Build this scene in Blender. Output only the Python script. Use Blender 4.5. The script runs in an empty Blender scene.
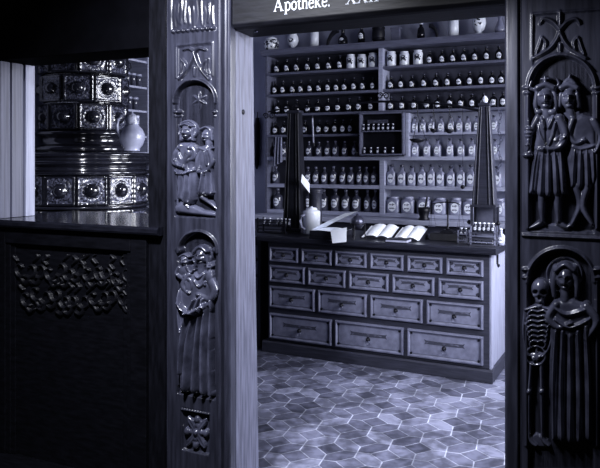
import bpy, math, random
import numpy as np
from mathutils import Vector, Matrix
random.seed(7)
SC = bpy.context.scene
COL = SC.collection
PI = math.pi
# ------------------------------------------------------------------ frames
CAMH = 1.63; FP = 700.0; HY = 160.0
class Frame:
    def __init__(s, X0, Z0, deg):
        s.X0, s.Z0 = X0, Z0; s.a = math.radians(deg); s.c = math.cos(s.a); s.s = math.sin(s.a)
    def u(s, px, v=0.0):                      # where a sight line meets the plane at depth v
        X = s.X0 + s.s*v; Z = s.Z0 + s.c*v; k = (px-300)/FP
        t = (k*Z-X)/(s.c+s.s*k)
        return t
    def dep(s, u, v=0.0): return s.Z0 + s.c*v - s.s*u
    def z(s, px, py, v=0.0): return CAMH-(py-HY)/FP*s.dep(s.u(px, v), v)
    def w(s, u, v, z=0.0): return Vector((s.X0+s.c*u+s.s*v, s.Z0-s.s*u+s.c*v, z))
    def inv(s, p):
        dx, dy = p.x-s.X0, p.y-s.Z0
        return dx*s.c-dy*s.s, dx*s.s+dy*s.c
F = Frame(-0.3206, 3.3, 25)                   # the room: x along the carved front, y into the pharmacy
K = Frame(1.403, 5.09, 27)                    # the drawer counter, origin at its front corner near the window
# ------------------------------------------------------------------ materials
def tint(g):
    r = 1.62-0.45*min(1.0, g*1.25)             # dark tones lean further to blue
    return (g*0.93, g*0.97, min(1.0, g*(r*0.9)), 1)
MATS = {}
def mat(name, g, rough=0.5, g2=None, scale=6.0, stretch=(1, 1, 1), bump=0.0, metal=0.0, spec=0.5, coat=0.0, thr=None, detail=4):
    if name in MATS: return MATS[name]
    m = bpy.data.materials.new(name); m.use_nodes = True
    nt = m.node_tree; b = nt.nodes['Principled BSDF']
    b.inputs['Roughness'].default_value = rough; b.inputs['Metallic'].default_value = metal
    b.inputs['Specular IOR Level'].default_value = spec
    b.inputs['Coat Weight'].default_value = coat; b.inputs['Coat Roughness'].default_value = 0.15
    tc = nt.nodes.new('ShaderNodeTexCoord'); mp = nt.nodes.new('ShaderNodeMapping')
    mp.inputs['Scale'].default_value = stretch
    no = nt.nodes.new('ShaderNodeTexNoise'); no.inputs['Scale'].default_value = scale; no.inputs['Detail'].default_value = detail
    nt.links.new(tc.outputs['Object'], mp.inputs['Vector']); nt.links.new(mp.outputs['Vector'], no.inputs['Vector'])
    cr = nt.nodes.new('ShaderNodeValToRGB')
    lo, hi = thr or (0.35, 0.68)
    cr.color_ramp.elements[0].position = lo; cr.color_ramp.elements[1].position = hi
    cr.color_ramp.elements[0].color = tint(g2 if g2 is not None else g*0.8); cr.color_ramp.elements[1].color = tint(g)
    nt.links.new(no.outputs['Fac'], cr.inputs['Fac']); nt.links.new(cr.outputs['Color'], b.inputs['Base Color'])
    if bump:
        bu = nt.nodes.new('ShaderNodeBump'); bu.inputs['Strength'].default_value = bump; bu.inputs['Distance'].default_value = 0.004
        nt.links.new(no.outputs['Fac'], bu.inputs['Height']); nt.links.new(bu.outputs['Normal'], b.inputs['Normal'])
    MATS[name] = m; return m
def label_mat(name, g, kind):                 # paper label: ring border and dark lines of script, drawn in object space
    m = bpy.data.materials.new(name); m.use_nodes = True
    nt = m.node_tree; b = nt.nodes['Principled BSDF']; b.inputs['Roughness'].default_value = 0.6
    tc = nt.nodes.new('ShaderNodeTexCoord'); sp = nt.nodes.new('ShaderNodeSeparateXYZ')
    nt.links.new(tc.outputs['Generated'], sp.inputs['Vector'])
    def math_(op, a, bb):
        n = nt.nodes.new('ShaderNodeMath'); n.operation = op
        for i, v in enumerate((a, bb)):
            if isinstance(v, (int, float)): n.inputs[i].default_value = v
            else: nt.links.new(v, n.inputs[i])
        return n.outputs[0]
    dz = math_('ABSOLUTE', math_('SUBTRACT', sp.outputs['Z'], 0.5), 0)
    dx = math_('ABSOLUTE', math_('SUBTRACT', sp.outputs['X'], 0.5), 0)
    no = nt.nodes.new('ShaderNodeTexNoise'); no.inputs['Scale'].default_value = 9.0; nt.links.new(tc.outputs['Generated'], no.inputs['Vector'])
    nz = math_('MULTIPLY', math_('SUBTRACT', no.outputs['Fac'], 0.5), 0.35)
    if kind == 'line':
        k = math_('LESS_THAN', math_('ADD', dz, nz), 0.085)
        k = math_('MULTIPLY', k, math_('LESS_THAN', dx, 0.40))
    else:
        k = math_('LESS_THAN', math_('ABSOLUTE', math_('SUBTRACT', math_('ADD', dz, nz), 0.2), 0), 0.055)
        k = math_('MULTIPLY', k, math_('LESS_THAN', dx, 0.33))
    mx = nt.nodes.new('ShaderNodeMix'); mx.data_type = 'RGBA'
    nt.links.new(k, mx.inputs[0]); mx.inputs[6].default_value = tint(g); mx.inputs[7].default_value = tint(0.12)
    nt.links.new(mx.outputs[2], b.inputs['Base Color'])
    return m
GRAIN = (14, 14, 1.2); GRAINX = (1.2, 14, 14)
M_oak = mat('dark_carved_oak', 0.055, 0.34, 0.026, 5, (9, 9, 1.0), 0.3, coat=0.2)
M_oakr = mat('lighter_carved_oak', 0.072, 0.36, 0.036, 5, (9, 9, 1.0), 0.3, coat=0.15)  # slightly lighter copy of the carved oak
M_oakfig = mat('polished_carved_oak', 0.12, 0.23, 0.055, 14, (1, 1, 1), 0.15, coat=0.5)
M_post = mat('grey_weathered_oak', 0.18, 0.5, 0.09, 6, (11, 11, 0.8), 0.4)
M_black = mat('black_stained_wood', 0.010, 0.42, 0.005, 6, (2, 9, 9), 0.2, spec=0.35)
M_blackpol = mat('black_polished_ledge', 0.022, 0.16, 0.012, 6, (2, 9, 9), 0.05)
M_lintel = mat('dark_painted_beam', 0.013, 0.5, 0.006, 7, (1.5, 9, 9), 0.3, spec=0.35)
M_letter = mat('white_lettering_paint', 0.80, 0.6, 0.70)
M_carvblack = mat('polished_black_carving', 0.011, 0.5, 0.006, 12, spec=0.4)
M_blackv = mat('black_stained_upright', 0.014, 0.42, 0.006, 6, (9, 9, 1.5), 0.2, spec=0.35)
M_dimboard = mat('blue_grey_board', 0.12, 0.5, 0.07, 4, (14, 14, 0.5), 0.1)
M_void = mat('matt_black_wood', 0.005, 0.85, 0.003, spec=0.04)  # near-black wood, very rough and hardly reflective
M_pale = mat('pale_painted_board', 0.36, 0.5, 0.22, 4, (14, 14, 0.5), 0.1)
M_counter = mat('dark_counter_frame', 0.05, 0.42, 0.03, 5, GRAINX, 0.15)
M_ctop = mat('dark_waxed_counter_top', 0.03, 0.28, 0.018, 5, GRAINX, 0.1)
M_mould = mat('worn_drawer_moulding', 0.20, 0.42, 0.12, 9, (1, 1, 1), 0.15)
M_drawer = mat('grey_painted_drawer_front', 0.15, 0.5, 0.10, 12, (1, 1, 1), 0.1)
M_cart = mat('pale_grey_painted_cartouche', 0.22, 0.5, 0.14, 14, (1, 1, 1), 0.1)
M_strip = mat('dark_script_strip', 0.05, 0.55, 0.16, 42, (0.6, 1, 1.6), 0.0, thr=(0.28, 0.46), detail=2)
M_side = mat('lit_counter_side', 0.34, 0.5, 0.24, 5, GRAIN, 0.1)  # window light on the counter end put into its paler colour
M_iron = mat('black_iron', 0.016, 0.42, 0.009, 20, metal=0.2, spec=0.35)
M_brass = mat('dull_brass', 0.22, 0.32, 0.12, 20, metal=0.7)
M_shelf = mat('grey_painted_shelf_wood', 0.42, 0.55, 0.32, 5, GRAINX, 0.1)
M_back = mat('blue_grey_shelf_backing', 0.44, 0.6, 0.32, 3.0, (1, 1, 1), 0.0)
M_backd = mat('shade_toned_dark_backing', 0.05, 0.6, 0.03, 3.0, (1, 1, 1), 0.0)  # dark backing: shade of the stove-side bay put into the colour
M_backm = mat('half_shade_shelf_backing', 0.09, 0.6, 0.05, 3.0, (1, 1, 1), 0.0)  # half shade of the upper window-side rows, put into the colour
M_shelfd = mat('dark_and_shaded_wood', 0.16, 0.55, 0.11, 5, GRAINX, 0.1)  # shade of upper and stove-side boards put in colour; dark boxes share it
M_plaster = mat('blue_grey_plaster', 0.48, 0.85, 0.38, 2.5, (1, 1, 1), 0.1)
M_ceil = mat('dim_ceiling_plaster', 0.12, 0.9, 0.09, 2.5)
M_hall = mat('hall_wall_plaster', 0.10, 0.9, 0.07, 2.5)
M_dglass = mat('dark_bottle_glass', 0.012, 0.10, 0.006, 5, spec=0.6)
M_mglass = mat('smoky_bottle_glass', 0.09, 0.10, 0.045, 5, spec=0.6)
M_cglass = mat('greyish_clear_glass', 0.34, 0.12, 0.20, 9, spec=0.6)
M_label = label_mat('white_label_single_line', 0.70, 'line')
M_label2 = label_mat('white_label_two_lines', 0.76, 'two')
M_white = mat('white_glazed_ceramic', 0.80, 0.22, 0.70, 6)
M_whitepat = mat('white_ceramic_painted_script', 0.80, 0.22, 0.04, 34, (1, 1, 1), thr=(0.46, 0.50), detail=2)
M_stone = mat('grey_stoneware', 0.42, 0.30, 0.30, 10)
M_stonep = mat('grey_stoneware_patterned', 0.50, 0.30, 0.16, 34, thr=(0.42, 0.56))
M_paper = mat('white_paper', 0.82, 0.7, 0.72, 5)
M_page = mat('printed_page', 0.84, 0.7, 0.60, 24, (1, 3, 3), thr=(0.30, 0.44))
M_leather = mat('dark_leather', 0.022, 0.5, 0.012, 14, bump=0.2, spec=0.3)
M_bronze = mat('dark_bronze', 0.10, 0.28, 0.06, 10, metal=0.6)
M_glaze = mat('black_stove_glaze', 0.022, 0.13, 0.012, 8, spec=0.8, coat=0.6)
M_glazer = mat('mottled_stove_relief_glaze', 0.14, 0.2, 0.02, 75, (1, 1, 1), 0.8, spec=0.8, coat=0.5, thr=(0.42, 0.62))
M_cloth = mat('grey_blue_cloth', 0.24, 0.9, 0.13, 30, (1, 1, 0.1))
M_silver = mat('bright_tip', 0.75, 0.25, 0.6)
# ------------------------------------------------------------------ mesh tools
class MB:
    def __init__(s): s.v = []; s.f = []; s.m = []; s.sm = []
    def quadset(s, vs, fs, mi=0, smooth=False):
        o = len(s.v); s.v += [tuple(p) for p in vs]
        for f in fs: s.f.append([i+o for i in f]); s.m.append(mi); s.sm.append(smooth)
        return s
    def box(s, x0, x1, y0, y1, z0, z1, mi=0):
        vs = [(x, y, z) for z in (z0, z1) for y in (y0, y1) for x in (x0, x1)]
        return s.quadset(vs, [(0, 2, 3, 1), (4, 5, 7, 6), (0, 1, 5, 4), (2, 6, 7, 3), (0, 4, 6, 2), (1, 3, 7, 5)], mi)
    def frustum(s, cx, cy, z0, z1, a0, b0, a1, b1, mi=0):
        vs = [(cx+sx*a, cy+sy*b, z) for z, a, b in ((z0, a0, b0), (z1, a1, b1)) for sy in (-1, 1) for sx in (-1, 1)]
        return s.quadset(vs, [(0, 2, 3, 1), (4, 5, 7, 6), (0, 1, 5, 4), (2, 6, 7, 3), (0, 4, 6, 2), (1, 3, 7, 5)], mi)
    def lathe(s, prof, n=16, c=(0, 0, 0), mi=0, smooth=True, sx=1.0, sy=1.0, power=None):
        vs = []
        for r, z in prof:
            for i in range(n):
                a = 2*PI*i/n; ca, sa = math.cos(a), math.sin(a)
                if power:
                    q = (abs(ca)**power+abs(sa)**power)**(-1/power); ca *= q; sa *= q
                vs.append((c[0]+r*sx*ca, c[1]+r*sy*sa, c[2]+z))
        fs = []
        for j in range(len(prof)-1):
            for i in range(n):
                k = (i+1) % n; fs.append((j*n+i, j*n+k, (j+1)*n+k, (j+1)*n+i))
        s.quadset(vs, fs, mi, smooth)
        if prof[0][0] > 1e-5: s.quadset([vs[i] for i in range(n)], [tuple(range(n-1, -1, -1))], mi)
        if prof[-1][0] > 1e-5: s.quadset([vs[-n+i] for i in range(n)], [tuple(range(n))], mi)
        return s
    def tube(s, pts, r, n=8, mi=0, close=False):
        pts = [Vector(p) for p in pts]; m = len(pts)
        rs = r if isinstance(r, (list, tuple)) else [r]*m
        vs = []; up0 = Vector((0.13, 0.37, 0.92))
        for i, p in enumerate(pts):
            d = (pts[(i+1) % m]-pts[i-1]) if close else (pts[min(i+1, m-1)]-pts[max(i-1, 0)])
            d.normalize(); a = d.cross(up0)
            if a.length < 0.1: a = d.cross(Vector((1, 0, 0)))
            a.normalize(); b = d.cross(a)
            for k in range(n):
                t = 2*PI*k/n; vs.append(p+(a*math.cos(t)+b*math.sin(t))*rs[i])
        fs = []
        for i in range(m if close else m-1):
            j = (i+1) % m
            for k in range(n): fs.append((i*n+k, i*n+(k+1) % n, j*n+(k+1) % n, j*n+k))
        s.quadset(vs, fs, mi, True)
        if not close:
            s.quadset(vs[:n], [tuple(range(n-1, -1, -1))], mi); s.quadset(vs[-n:], [tuple(range(n))], mi)
        return s
    def prism(s, prof, lo, hi, axis='z', mi=0, smooth=False):
        n = len(prof)
        def P(a, b, t): return (a, b, t) if axis == 'z' else ((t, a, b) if axis == 'x' else (a, t, b))
        vs = [P(a, b, lo) for a, b in prof]+[P(a, b, hi) for a, b in prof]
        s.quadset(vs, [(i, (i+1) % n, n+(i+1) % n, n+i) for i in range(n)], mi, smooth)
        s.quadset(vs[:n], [tuple(range(n-1, -1, -1))], mi); s.quadset(vs[n:], [tuple(range(n))], mi)
        return s
    def build(s, name, mats, parent=None, loc=(0, 0, 0), rz=0.0, bevel=0.0, fix=True):
        me = bpy.data.meshes.new(name); me.from_pydata(s.v, [], s.f)
        if not isinstance(mats, (list, tuple)): mats = [mats]
        for m in mats: me.materials.append(m)
        me.polygons.foreach_set('material_index', s.m); me.polygons.foreach_set('use_smooth', s.sm)
        if fix:
            import bmesh
            bm = bmesh.new(); bm.from_mesh(me); bmesh.ops.recalc_face_normals(bm, faces=bm.faces[:]); bm.to_mesh(me); bm.free()
        me.update()
        o = bpy.data.objects.new(name, me); COL.objects.link(o)
        o.location = loc; o.rotation_euler = (0, 0, rz)
        if parent: o.parent = parent
        if bevel:
            b = o.modifiers.new('edge', 'BEVEL'); b.width = bevel; b.segments = 2; b.limit_method = 'ANGLE'
        return o
def tag(o, label, cat, group=None):
    o['label'] = label; o['category'] = cat
    if group: o['group'] = group
    return o
def empty(name, loc, rz=0.0):
    o = bpy.data.objects.new(name, None); o.empty_display_size = 0.05; COL.objects.link(o)
    o.location = loc; o.rotation_euler = (0, 0, rz); return o
def thing(name, label, cat, fr, u, v, z=0.0, group=None, turn=0.0):
    return tag(empty(name, fr.w(u, v, z), -fr.a+turn), label, cat, group)
def dup(root, name, loc, rz, label, group=None):
    r = root.copy(); COL.objects.link(r); r.name = name; r.location = loc; r.rotation_euler = (0, 0, rz); r['label'] = label
    if group: r['group'] = group
    for ch in list(root.children):
        c = ch.copy(); COL.objects.link(c); c.parent = r
        for g in list(ch.children):
            d = g.copy(); COL.objects.link(d); d.parent = c
    return r
def struct(o): o['kind'] = 'structure'; return o
FL = dict(loc=(F.X0, F.Z0, 0), rz=-F.a)
# ------------------------------------------------------------------ room shell
UL, UR, VB, ZC = -2.55, 2.3, 4.18, 3.25
struct(MB().box(UL-0.1, UL, 0.0, VB+0.1, 0, ZC).build('wall_left', M_plaster, **FL))
struct(MB().box(UL-0.1, UR+0.1, VB, VB+0.1, 0, ZC).build('wall_back', M_plaster, **FL))
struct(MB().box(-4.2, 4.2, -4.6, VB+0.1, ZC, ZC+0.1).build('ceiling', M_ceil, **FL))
w = MB(); wins = [(0.75, 1.85), (2.35, 3.35)]; wz0, wz1 = 0.95, 2.75
vs_ = [0.0]+[x for p in wins for x in p]+[VB]
for i in range(0, len(vs_), 2): w.box(UR, UR+0.25, vs_[i], vs_[i+1], 0, ZC)
for a, b in wins: w.box(UR, UR+0.25, a, b, 0, wz0); w.box(UR, UR+0.25, a, b, wz1, ZC)
struct(w.build('wall_right', M_plaster, **FL))
for i, (a, b) in enumerate(wins):
    fr = MB()
    for x in (a, (a+b)/2-0.02, b-0.05): fr.box(UR+0.12, UR+0.17, x, x+0.05, wz0, wz1)
    for z in (wz0, wz0+0.62, wz0+1.2, wz1-0.05): fr.box(UR+0.12, UR+0.17, a, b, z, z+0.045)
    struct(fr.build('window_%d' % (i+1), M_pale, **FL))
# front wall carrying the carved front, hall behind the camera
wf = MB(); wf.box(-4.2, -1.62, 0.0, 0.2, 0, ZC); wf.box(1.78, 4.2, 0.0, 0.2, 0, ZC); wf.box(-1.62, 1.78, 0.02, 0.2, 2.66, ZC)
struct(wf.build('wall_front', M_hall, **FL))
struct(MB().box(-4.3, 4.3, -4.7, -4.6, 0, ZC).build('wall_rear', M_hall, **FL))
struct(MB().box(4.2, 4.3, -4.6, 0.2, 0, ZC).build('wall_east', M_hall, **FL))
struct(MB().box(-4.3, -4.2, -4.6, 0.2, 0, ZC).build('wall_west', M_hall, **FL))
# ------------------------------------------------------------------ floor of long hexagons round small squares
def build_floor():
    a, s = 0.222, 0.118; w_ = (a-s)/2; g = 0.0042
    rot = math.radians(27); cr, sr = math.cos(rot), math.sin(rot)
    k = (310-300)/FP; Z = FP*CAMH/(405.5-HY); cx, cy = k*Z, Z
    verts, faces, tone = [], [], []
    grid = 16
    def add(poly, base, tmin, tmax):
        mx = sum(p[0] for p in poly)/len(poly); my = sum(p[1] for p in poly)/len(poly)
        wx, wy = cx+cr*mx-sr*my, cy+sr*mx+cr*my
        lu, lv = F.inv(Vector((wx, wy, 0)))
        if not (UL-0.15 < lu < UR+0.15 and 0.12 < lv < VB+0.1): return
        o = len(verts); dz = random.uniform(-0.0008, 0.0008)
        for p in poly:
            d = math.hypot(p[0]-mx, p[1]-my); q = (d-g)/d
            x, y = mx+(p[0]-mx)*q, my+(p[1]-my)*q
            verts.append((cx+cr*x-sr*y, cy+sr*x+cr*y, 0.0012+dz*0.5))
        faces.append(list(range(o, o+len(poly)))); tone.append(random.uniform(tmin, tmax))
    h = s/2
    for i in range(-grid, grid):
        for j in range(-grid, grid):
            x, y = i*a, j*a
            add([(x-h, y-h), (x+h, y-h), (x+h, y+h), (x-h, y+h)], 0, 0.08, 0.20)
            # hexagon beside the square (its long axis along y) and above it (long axis along x)
            X = x+a/2
            add([(X, y-a/2), (X+w_, y-h), (X+w_, y+h), (X, y+a/2), (X-w_, y+h), (X-w_, y-h)], 0, 0.10, 0.25)
            Y = y+a/2
            add([(x-a/2, Y), (x-h, Y-w_), (x+h, Y-w_), (x+a/2, Y), (x+h, Y+w_), (x-h, Y+w_)], 0, 0.10, 0.25)
    n0 = len(faces); o = len(verts)
    for (lu, lv) in ((-4.2, 0.1), (4.2, 0.1), (4.2, VB+0.1), (-4.2, VB+0.1)): verts.append(tuple(F.w(lu, lv, 0.0)))
    faces.append([o, o+1, o+2, o+3]); tone.append(0.50)
    me = bpy.data.meshes.new('floor'); me.from_pydata(verts, [], faces)
    ca = me.color_attributes.new('tone', 'FLOAT_COLOR', 'CORNER')
    for p in me.polygons:
        for li in p.loop_indices: ca.data[li].color = tint(tone[p.index])
    m = bpy.data.materials.new('fired_clay_floor_tiles'); m.use_nodes = True; nt = m.node_tree; b = nt.nodes['Principled BSDF']
    b.inputs['Roughness'].default_value = 0.42
    at = nt.nodes.new('ShaderNodeAttribute'); at.attribute_name = 'tone'
    tc = nt.nodes.new('ShaderNodeTexCoord'); no = nt.nodes.new('ShaderNodeTexNoise'); no.inputs['Scale'].default_value = 16; no.inputs['Detail'].default_value = 6
    nt.links.new(tc.outputs['Object'], no.inputs['Vector'])
    cr_ = nt.nodes.new('ShaderNodeValToRGB'); cr_.color_ramp.elements[0].position = 0.3; cr_.color_ramp.elements[0].color = (0.5, 0.5, 0.5, 1)
    cr_.color_ramp.elements[1].position = 0.7; cr_.color_ramp.elements[1].color = (1.15, 1.15, 1.15, 1)
    mx = nt.nodes.new('ShaderNodeMix'); mx.data_type = 'RGBA'; mx.blend_type = 'MULTIPLY'; mx.inputs[0].default_value = 1.0
    n2 = nt.nodes.new('ShaderNodeTexNoise'); n2.inputs['Scale'].default_value = 2.6; n2.inputs['Detail'].default_value = 3; nt.links.new(tc.outputs['Object'], n2.inputs['Vector'])
    ad = nt.nodes.new('ShaderNodeMath'); ad.operation = 'MULTIPLY_ADD'; ad.inputs[1].default_value = 0.9; nt.links.new(n2.outputs['Fac'], ad.inputs[0])
    a2 = nt.nodes.new('ShaderNodeMath'); a2.operation = 'MULTIPLY'; a2.inputs[1].default_value = 0.6; nt.links.new(no.outputs['Fac'], a2.inputs[0]); nt.links.new(a2.outputs[0], ad.inputs[2])
    mr = nt.nodes.new('ShaderNodeMapRange'); mr.inputs[1].default_value = 0.5; mr.inputs[2].default_value = 1.0; nt.links.new(ad.outputs[0], mr.inputs[0]); nt.links.new(mr.outputs[0], cr_.inputs['Fac'])
    nt.links.new(at.outputs['Color'], mx.inputs[6]); nt.links.new(cr_.outputs['Color'], mx.inputs[7]); nt.links.new(mx.outputs[2], b.inputs['Base Color'])
    bu = nt.nodes.new('ShaderNodeBump'); bu.inputs['Strength'].default_value = 0.15; bu.inputs['Distance'].default_value = 0.004
    nt.links.new(no.outputs['Fac'], bu.inputs['Height']); nt.links.new(bu.outputs['Normal'], b.inputs['Normal'])
    me.materials.append(m)
    o = bpy.data.objects.new('floor', me); COL.objects.link(o); struct(o)
build_floor()
struct(MB().box(-4.2, 4.2, -4.6, 0.099, -0.05, 0.0).build('floor_hall', M_black, **FL))
# ------------------------------------------------------------------ relief carving (heights over the carved plane)
def smooth_line(pts, rs, m=4):                # rounded run through the given points
    if len(pts) < 3: return pts, rs
    P = [pts[0]]+list(pts)+[pts[-1]]; out, ro = [], []
    for i in range(1, len(P)-2):
        for j in range(m):
            t = j/m
            q = [0.5*(2*P[i][c]+(P[i+1][c]-P[i-1][c])*t+(2*P[i-1][c]-5*P[i][c]+4*P[i+1][c]-P[i+2][c])*t*t+(3*P[i][c]-P[i-1][c]-3*P[i+1][c]+P[i+2][c])*t**3) for c in (0, 1)]
            out.append(tuple(q)); ro.append(rs[i-1]+(rs[i]-rs[i-1])*t)
    out.append(tuple(pts[-1])); ro.append(rs[-1]); return out, ro
class Relief:
    def __init__(s, x0, x1, y0, y1, step=0.5):
        s.b = (x0, x1, y0, y1); s.xs = np.arange(x0, x1+step/2, step); s.ys = np.arange(y0, y1+step/2, step)
        s.X, s.Y = np.meshgrid(s.xs, s.ys); s.H = np.zeros_like(s.X)
    def ell(s, cx, cy, rx, ry, h, base=0.0, rot=0.0, p=0.5):
        c, n = math.cos(rot), math.sin(rot); dx, dy = s.X-cx, s.Y-cy
        d = ((dx*c+dy*n)/rx)**2+((-dx*n+dy*c)/ry)**2
        s.H = np.maximum(s.H, np.where(d < 1, base+h*np.maximum(0, 1-d)**p, 0)); return s
    def _seg(s, p, q):
        vx, vy = q[0]-p[0], q[1]-p[1]; L = vx*vx+vy*vy+1e-9
        t = np.clip(((s.X-p[0])*vx+(s.Y-p[1])*vy)/L, 0, 1)
        return np.hypot(s.X-p[0]-t*vx, s.Y-p[1]-t*vy), t
    def cap(s, pts, r, h, base=0.0):
        rs = r if isinstance(r, (list, tuple)) else [r]*len(pts)
        pts, rs = smooth_line(pts, rs)
        for i in range(len(pts)-1):
            d, t = s._seg(pts[i], pts[i+1]); rr = rs[i]+(rs[i+1]-rs[i])*t
            s.H = np.maximum(s.H, np.where(d < rr, base+h*np.sqrt(np.maximum(0, 1-(d/rr)**2)), 0))
        return s
    def add(s, pts, r, h):                    # raise a fold on what is there (h < 0 cuts a groove)
        rs = r if isinstance(r, (list, tuple)) else [r]*len(pts)
        pts, rs = smooth_line(pts, rs)
        D = np.zeros_like(s.H)
        for i in range(len(pts)-1):
            d, t = s._seg(pts[i], pts[i+1]); rr = rs[i]+(rs[i+1]-rs[i])*t
            D = np.maximum(D, np.where(d < rr, (1-(d/rr)**2), 0))
        s.H = np.where(s.H > 0.01, np.maximum(0.05, s.H+h*D), s.H); return s
    def inside(s, poly):
        ins = np.zeros(s.X.shape, bool); n = len(poly); dist = np.full(s.X.shape, 1e9)
        for i in range(n):
            (xa, ya), (xb, yb) = poly[i], poly[(i+1) % n]
            cond = ((ya > s.Y) != (yb > s.Y)) & (s.X < (xb-xa)*(s.Y-ya)/((yb-ya) or 1e-9)+xa); ins ^= cond
            dist = np.minimum(dist, s._seg(poly[i], poly[(i+1) % n])[0])
        return ins, dist
    def poly(s, pts, h, edge=3.0, base=0.0):
        ins, d = s.inside(pts); t = np.clip(d/edge, 0, 1)
        s.H = np.maximum(s.H, np.where(ins, base+h*np.sqrt(1-(1-t)**2), 0)); return s
    def ring(s, cx, cy, r, wd, h, base=0.0):
        d = np.abs(np.hypot(s.X-cx, s.Y-cy)-r)
        s.H = np.maximum(s.H, np.where(d < wd, base+h*np.sqrt(np.maximum(0, 1-(d/wd)**2)), 0)); return s
    def cut(s, mask, h): s.H = np.where(mask, np.minimum(s.H, h), s.H); return s
    def mesh(s, name, material, parent, v=0.0, eps=0.04, full=False, scale=0.0066, root_u=0.0):
        ny, nx = s.X.shape
        for _ in range(2 if scale > 0.0065 else 0):
            G = np.pad(s.H, 1, mode='edge'); G = (G[:-2]+2*G[1:-1]+G[2:])/4; G = (G[:, :-2]+2*G[:, 1:-1]+G[:, 2:])/4
            s.H = np.where(s.H > eps, G, 0) if not full else G
        vm = v-0.024 if scale > 0.0065 else v
        k = (s.X-300)/FP; X0, Z0 = F.X0+F.s*vm, F.Z0+F.c*vm
        U = (k*Z0-X0)/(F.c+F.s*k); D = Z0-F.s*U; ZZ = CAMH-(s.Y-HY)/FP*D
        V = v-s.H*scale
        keep = (s.H > eps) | full
        cell = keep[:-1, :-1] | keep[1:, :-1] | keep[:-1, 1:] | keep[1:, 1:]
        used = np.zeros(s.X.shape, bool)
        used[:-1, :-1] |= cell; used[1:, :-1] |= cell; used[:-1, 1:] |= cell; used[1:, 1:] |= cell
        V = np.where(s.H > eps, V, v+0.001 if not full else v)
        idx = -np.ones(s.X.shape, int); idx[used] = np.arange(used.sum())
        vs = np.stack([U[used]-root_u, V[used], ZZ[used]], 1)
        j, i = np.nonzero(cell)
        fs = np.stack([idx[j, i], idx[j+1, i], idx[j+1, i+1], idx[j, i+1]], 1)
        me = bpy.data.meshes.new(name); me.from_pydata(vs.tolist(), [], fs.tolist())
        me.polygons.foreach_set('use_smooth', [True]*len(fs)); me.materials.append(material); me.update()
        o = bpy.data.objects.new(name, me); COL.objects.link(o); o.parent = parent; return o
def face(R, cx, cy, rx, ry, h, base):         # a carved head: brow, nose, eyes, mouth, chin
    R.ell(cx, cy, rx, ry, h, base, p=0.6)
    for sg in (-1, 1):
        R.add([(cx+sg*rx*0.42, cy-ry*0.08)]*2, [rx*0.36, rx*0.36], -1.5)
        R.add([(cx+sg*rx*0.42, cy-ry*0.06)]*2, [rx*0.18, rx*0.18], 0.8)
        R.add([(cx+sg*rx*0.18, cy-ry*0.30), (cx+sg*rx*0.68, cy-ry*0.24)], rx*0.15, 0.6)
        R.add([(cx+sg*rx*0.45, cy+ry*0.22)]*2, [rx*0.3, rx*0.3], 0.5)
        R.ell(cx+sg*rx*1.0, cy, rx*0.2, ry*0.22, h*0.4, base)
    R.add([(cx, cy-ry*0.25), (cx, cy+ry*0.22)], [rx*0.15, rx*0.28], 1.9)
    R.add([(cx-rx*0.3, cy+ry*0.46), (cx+rx*0.3, cy+ry*0.46)], rx*0.12, -1.0)
    R.add([(cx-rx*0.18, cy+ry*0.66), (cx+rx*0.18, cy+ry*0.66)], rx*0.22, 0.7)
def hand(R, x, y, ang, L, base):
    c, n = math.cos(ang), math.sin(ang)
    R.ell(x, y, L*0.45, L*0.36, 1.6, base, ang)
    for i, k in enumerate((-0.26, -0.09, 0.08, 0.25)):
        l = L*(0.9, 1.05, 1.0, 0.8)[i]
        R.cap([(x-n*k*L, y+c*k*L), (x+c*l-n*k*L*1.3, y+n*l+c*k*L*1.3)], L*0.12, 1.2, base+0.3)
    R.cap([(x+n*0.3*L, y-c*0.3*L), (x+c*0.45*L+n*0.62*L, y+n*0.45*L-c*0.62*L)], L*0.13, 1.2, base+0.3)
# ---- carved post beside the window opening
POSTZ = 2.64
pl = thing('carved_post', 'tall dark oak door post carved with two Madonna scenes and a rosette', 'post', F, 0, 0)
MB().box(-0.474, -0.373, -0.010, 0.2, 0, POSTZ).build('stile', M_blackv, pl)
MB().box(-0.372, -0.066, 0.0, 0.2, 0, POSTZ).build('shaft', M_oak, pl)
m = MB()                                       # corner of the post facing the door: weathered timber with rolls
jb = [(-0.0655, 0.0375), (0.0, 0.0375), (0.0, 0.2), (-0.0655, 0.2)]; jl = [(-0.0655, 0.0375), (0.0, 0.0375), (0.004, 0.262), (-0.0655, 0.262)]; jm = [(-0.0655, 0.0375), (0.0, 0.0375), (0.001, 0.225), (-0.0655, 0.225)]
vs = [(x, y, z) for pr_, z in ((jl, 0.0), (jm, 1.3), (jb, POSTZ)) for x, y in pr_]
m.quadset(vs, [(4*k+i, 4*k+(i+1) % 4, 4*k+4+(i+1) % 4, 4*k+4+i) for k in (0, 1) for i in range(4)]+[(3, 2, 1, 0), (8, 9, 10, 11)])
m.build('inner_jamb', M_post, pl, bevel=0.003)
m = MB(); m.prism([(-0.0655, 0.0), (-0.0655, -0.024), (-0.056, -0.03), (-0.046, -0.024), (-0.042, 0.0), (-0.030, 0.006), (-0.024, -0.012), (-0.010, -0.016), (-0.002, -0.008), (-0.001, 0.037), (-0.0655, 0.037)], 0, POSTZ)
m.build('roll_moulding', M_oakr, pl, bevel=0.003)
MB().lathe([(0.0, 0.0), (0.012, 0.001), (0.013, -0.002), (0, -0.002)], 12).build('peg_hole', M_iron, pl, loc=(0.002, 0.105, F.z(242, 112, 0.1)), fix=True).rotation_euler = (0, PI/2, 0)
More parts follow.
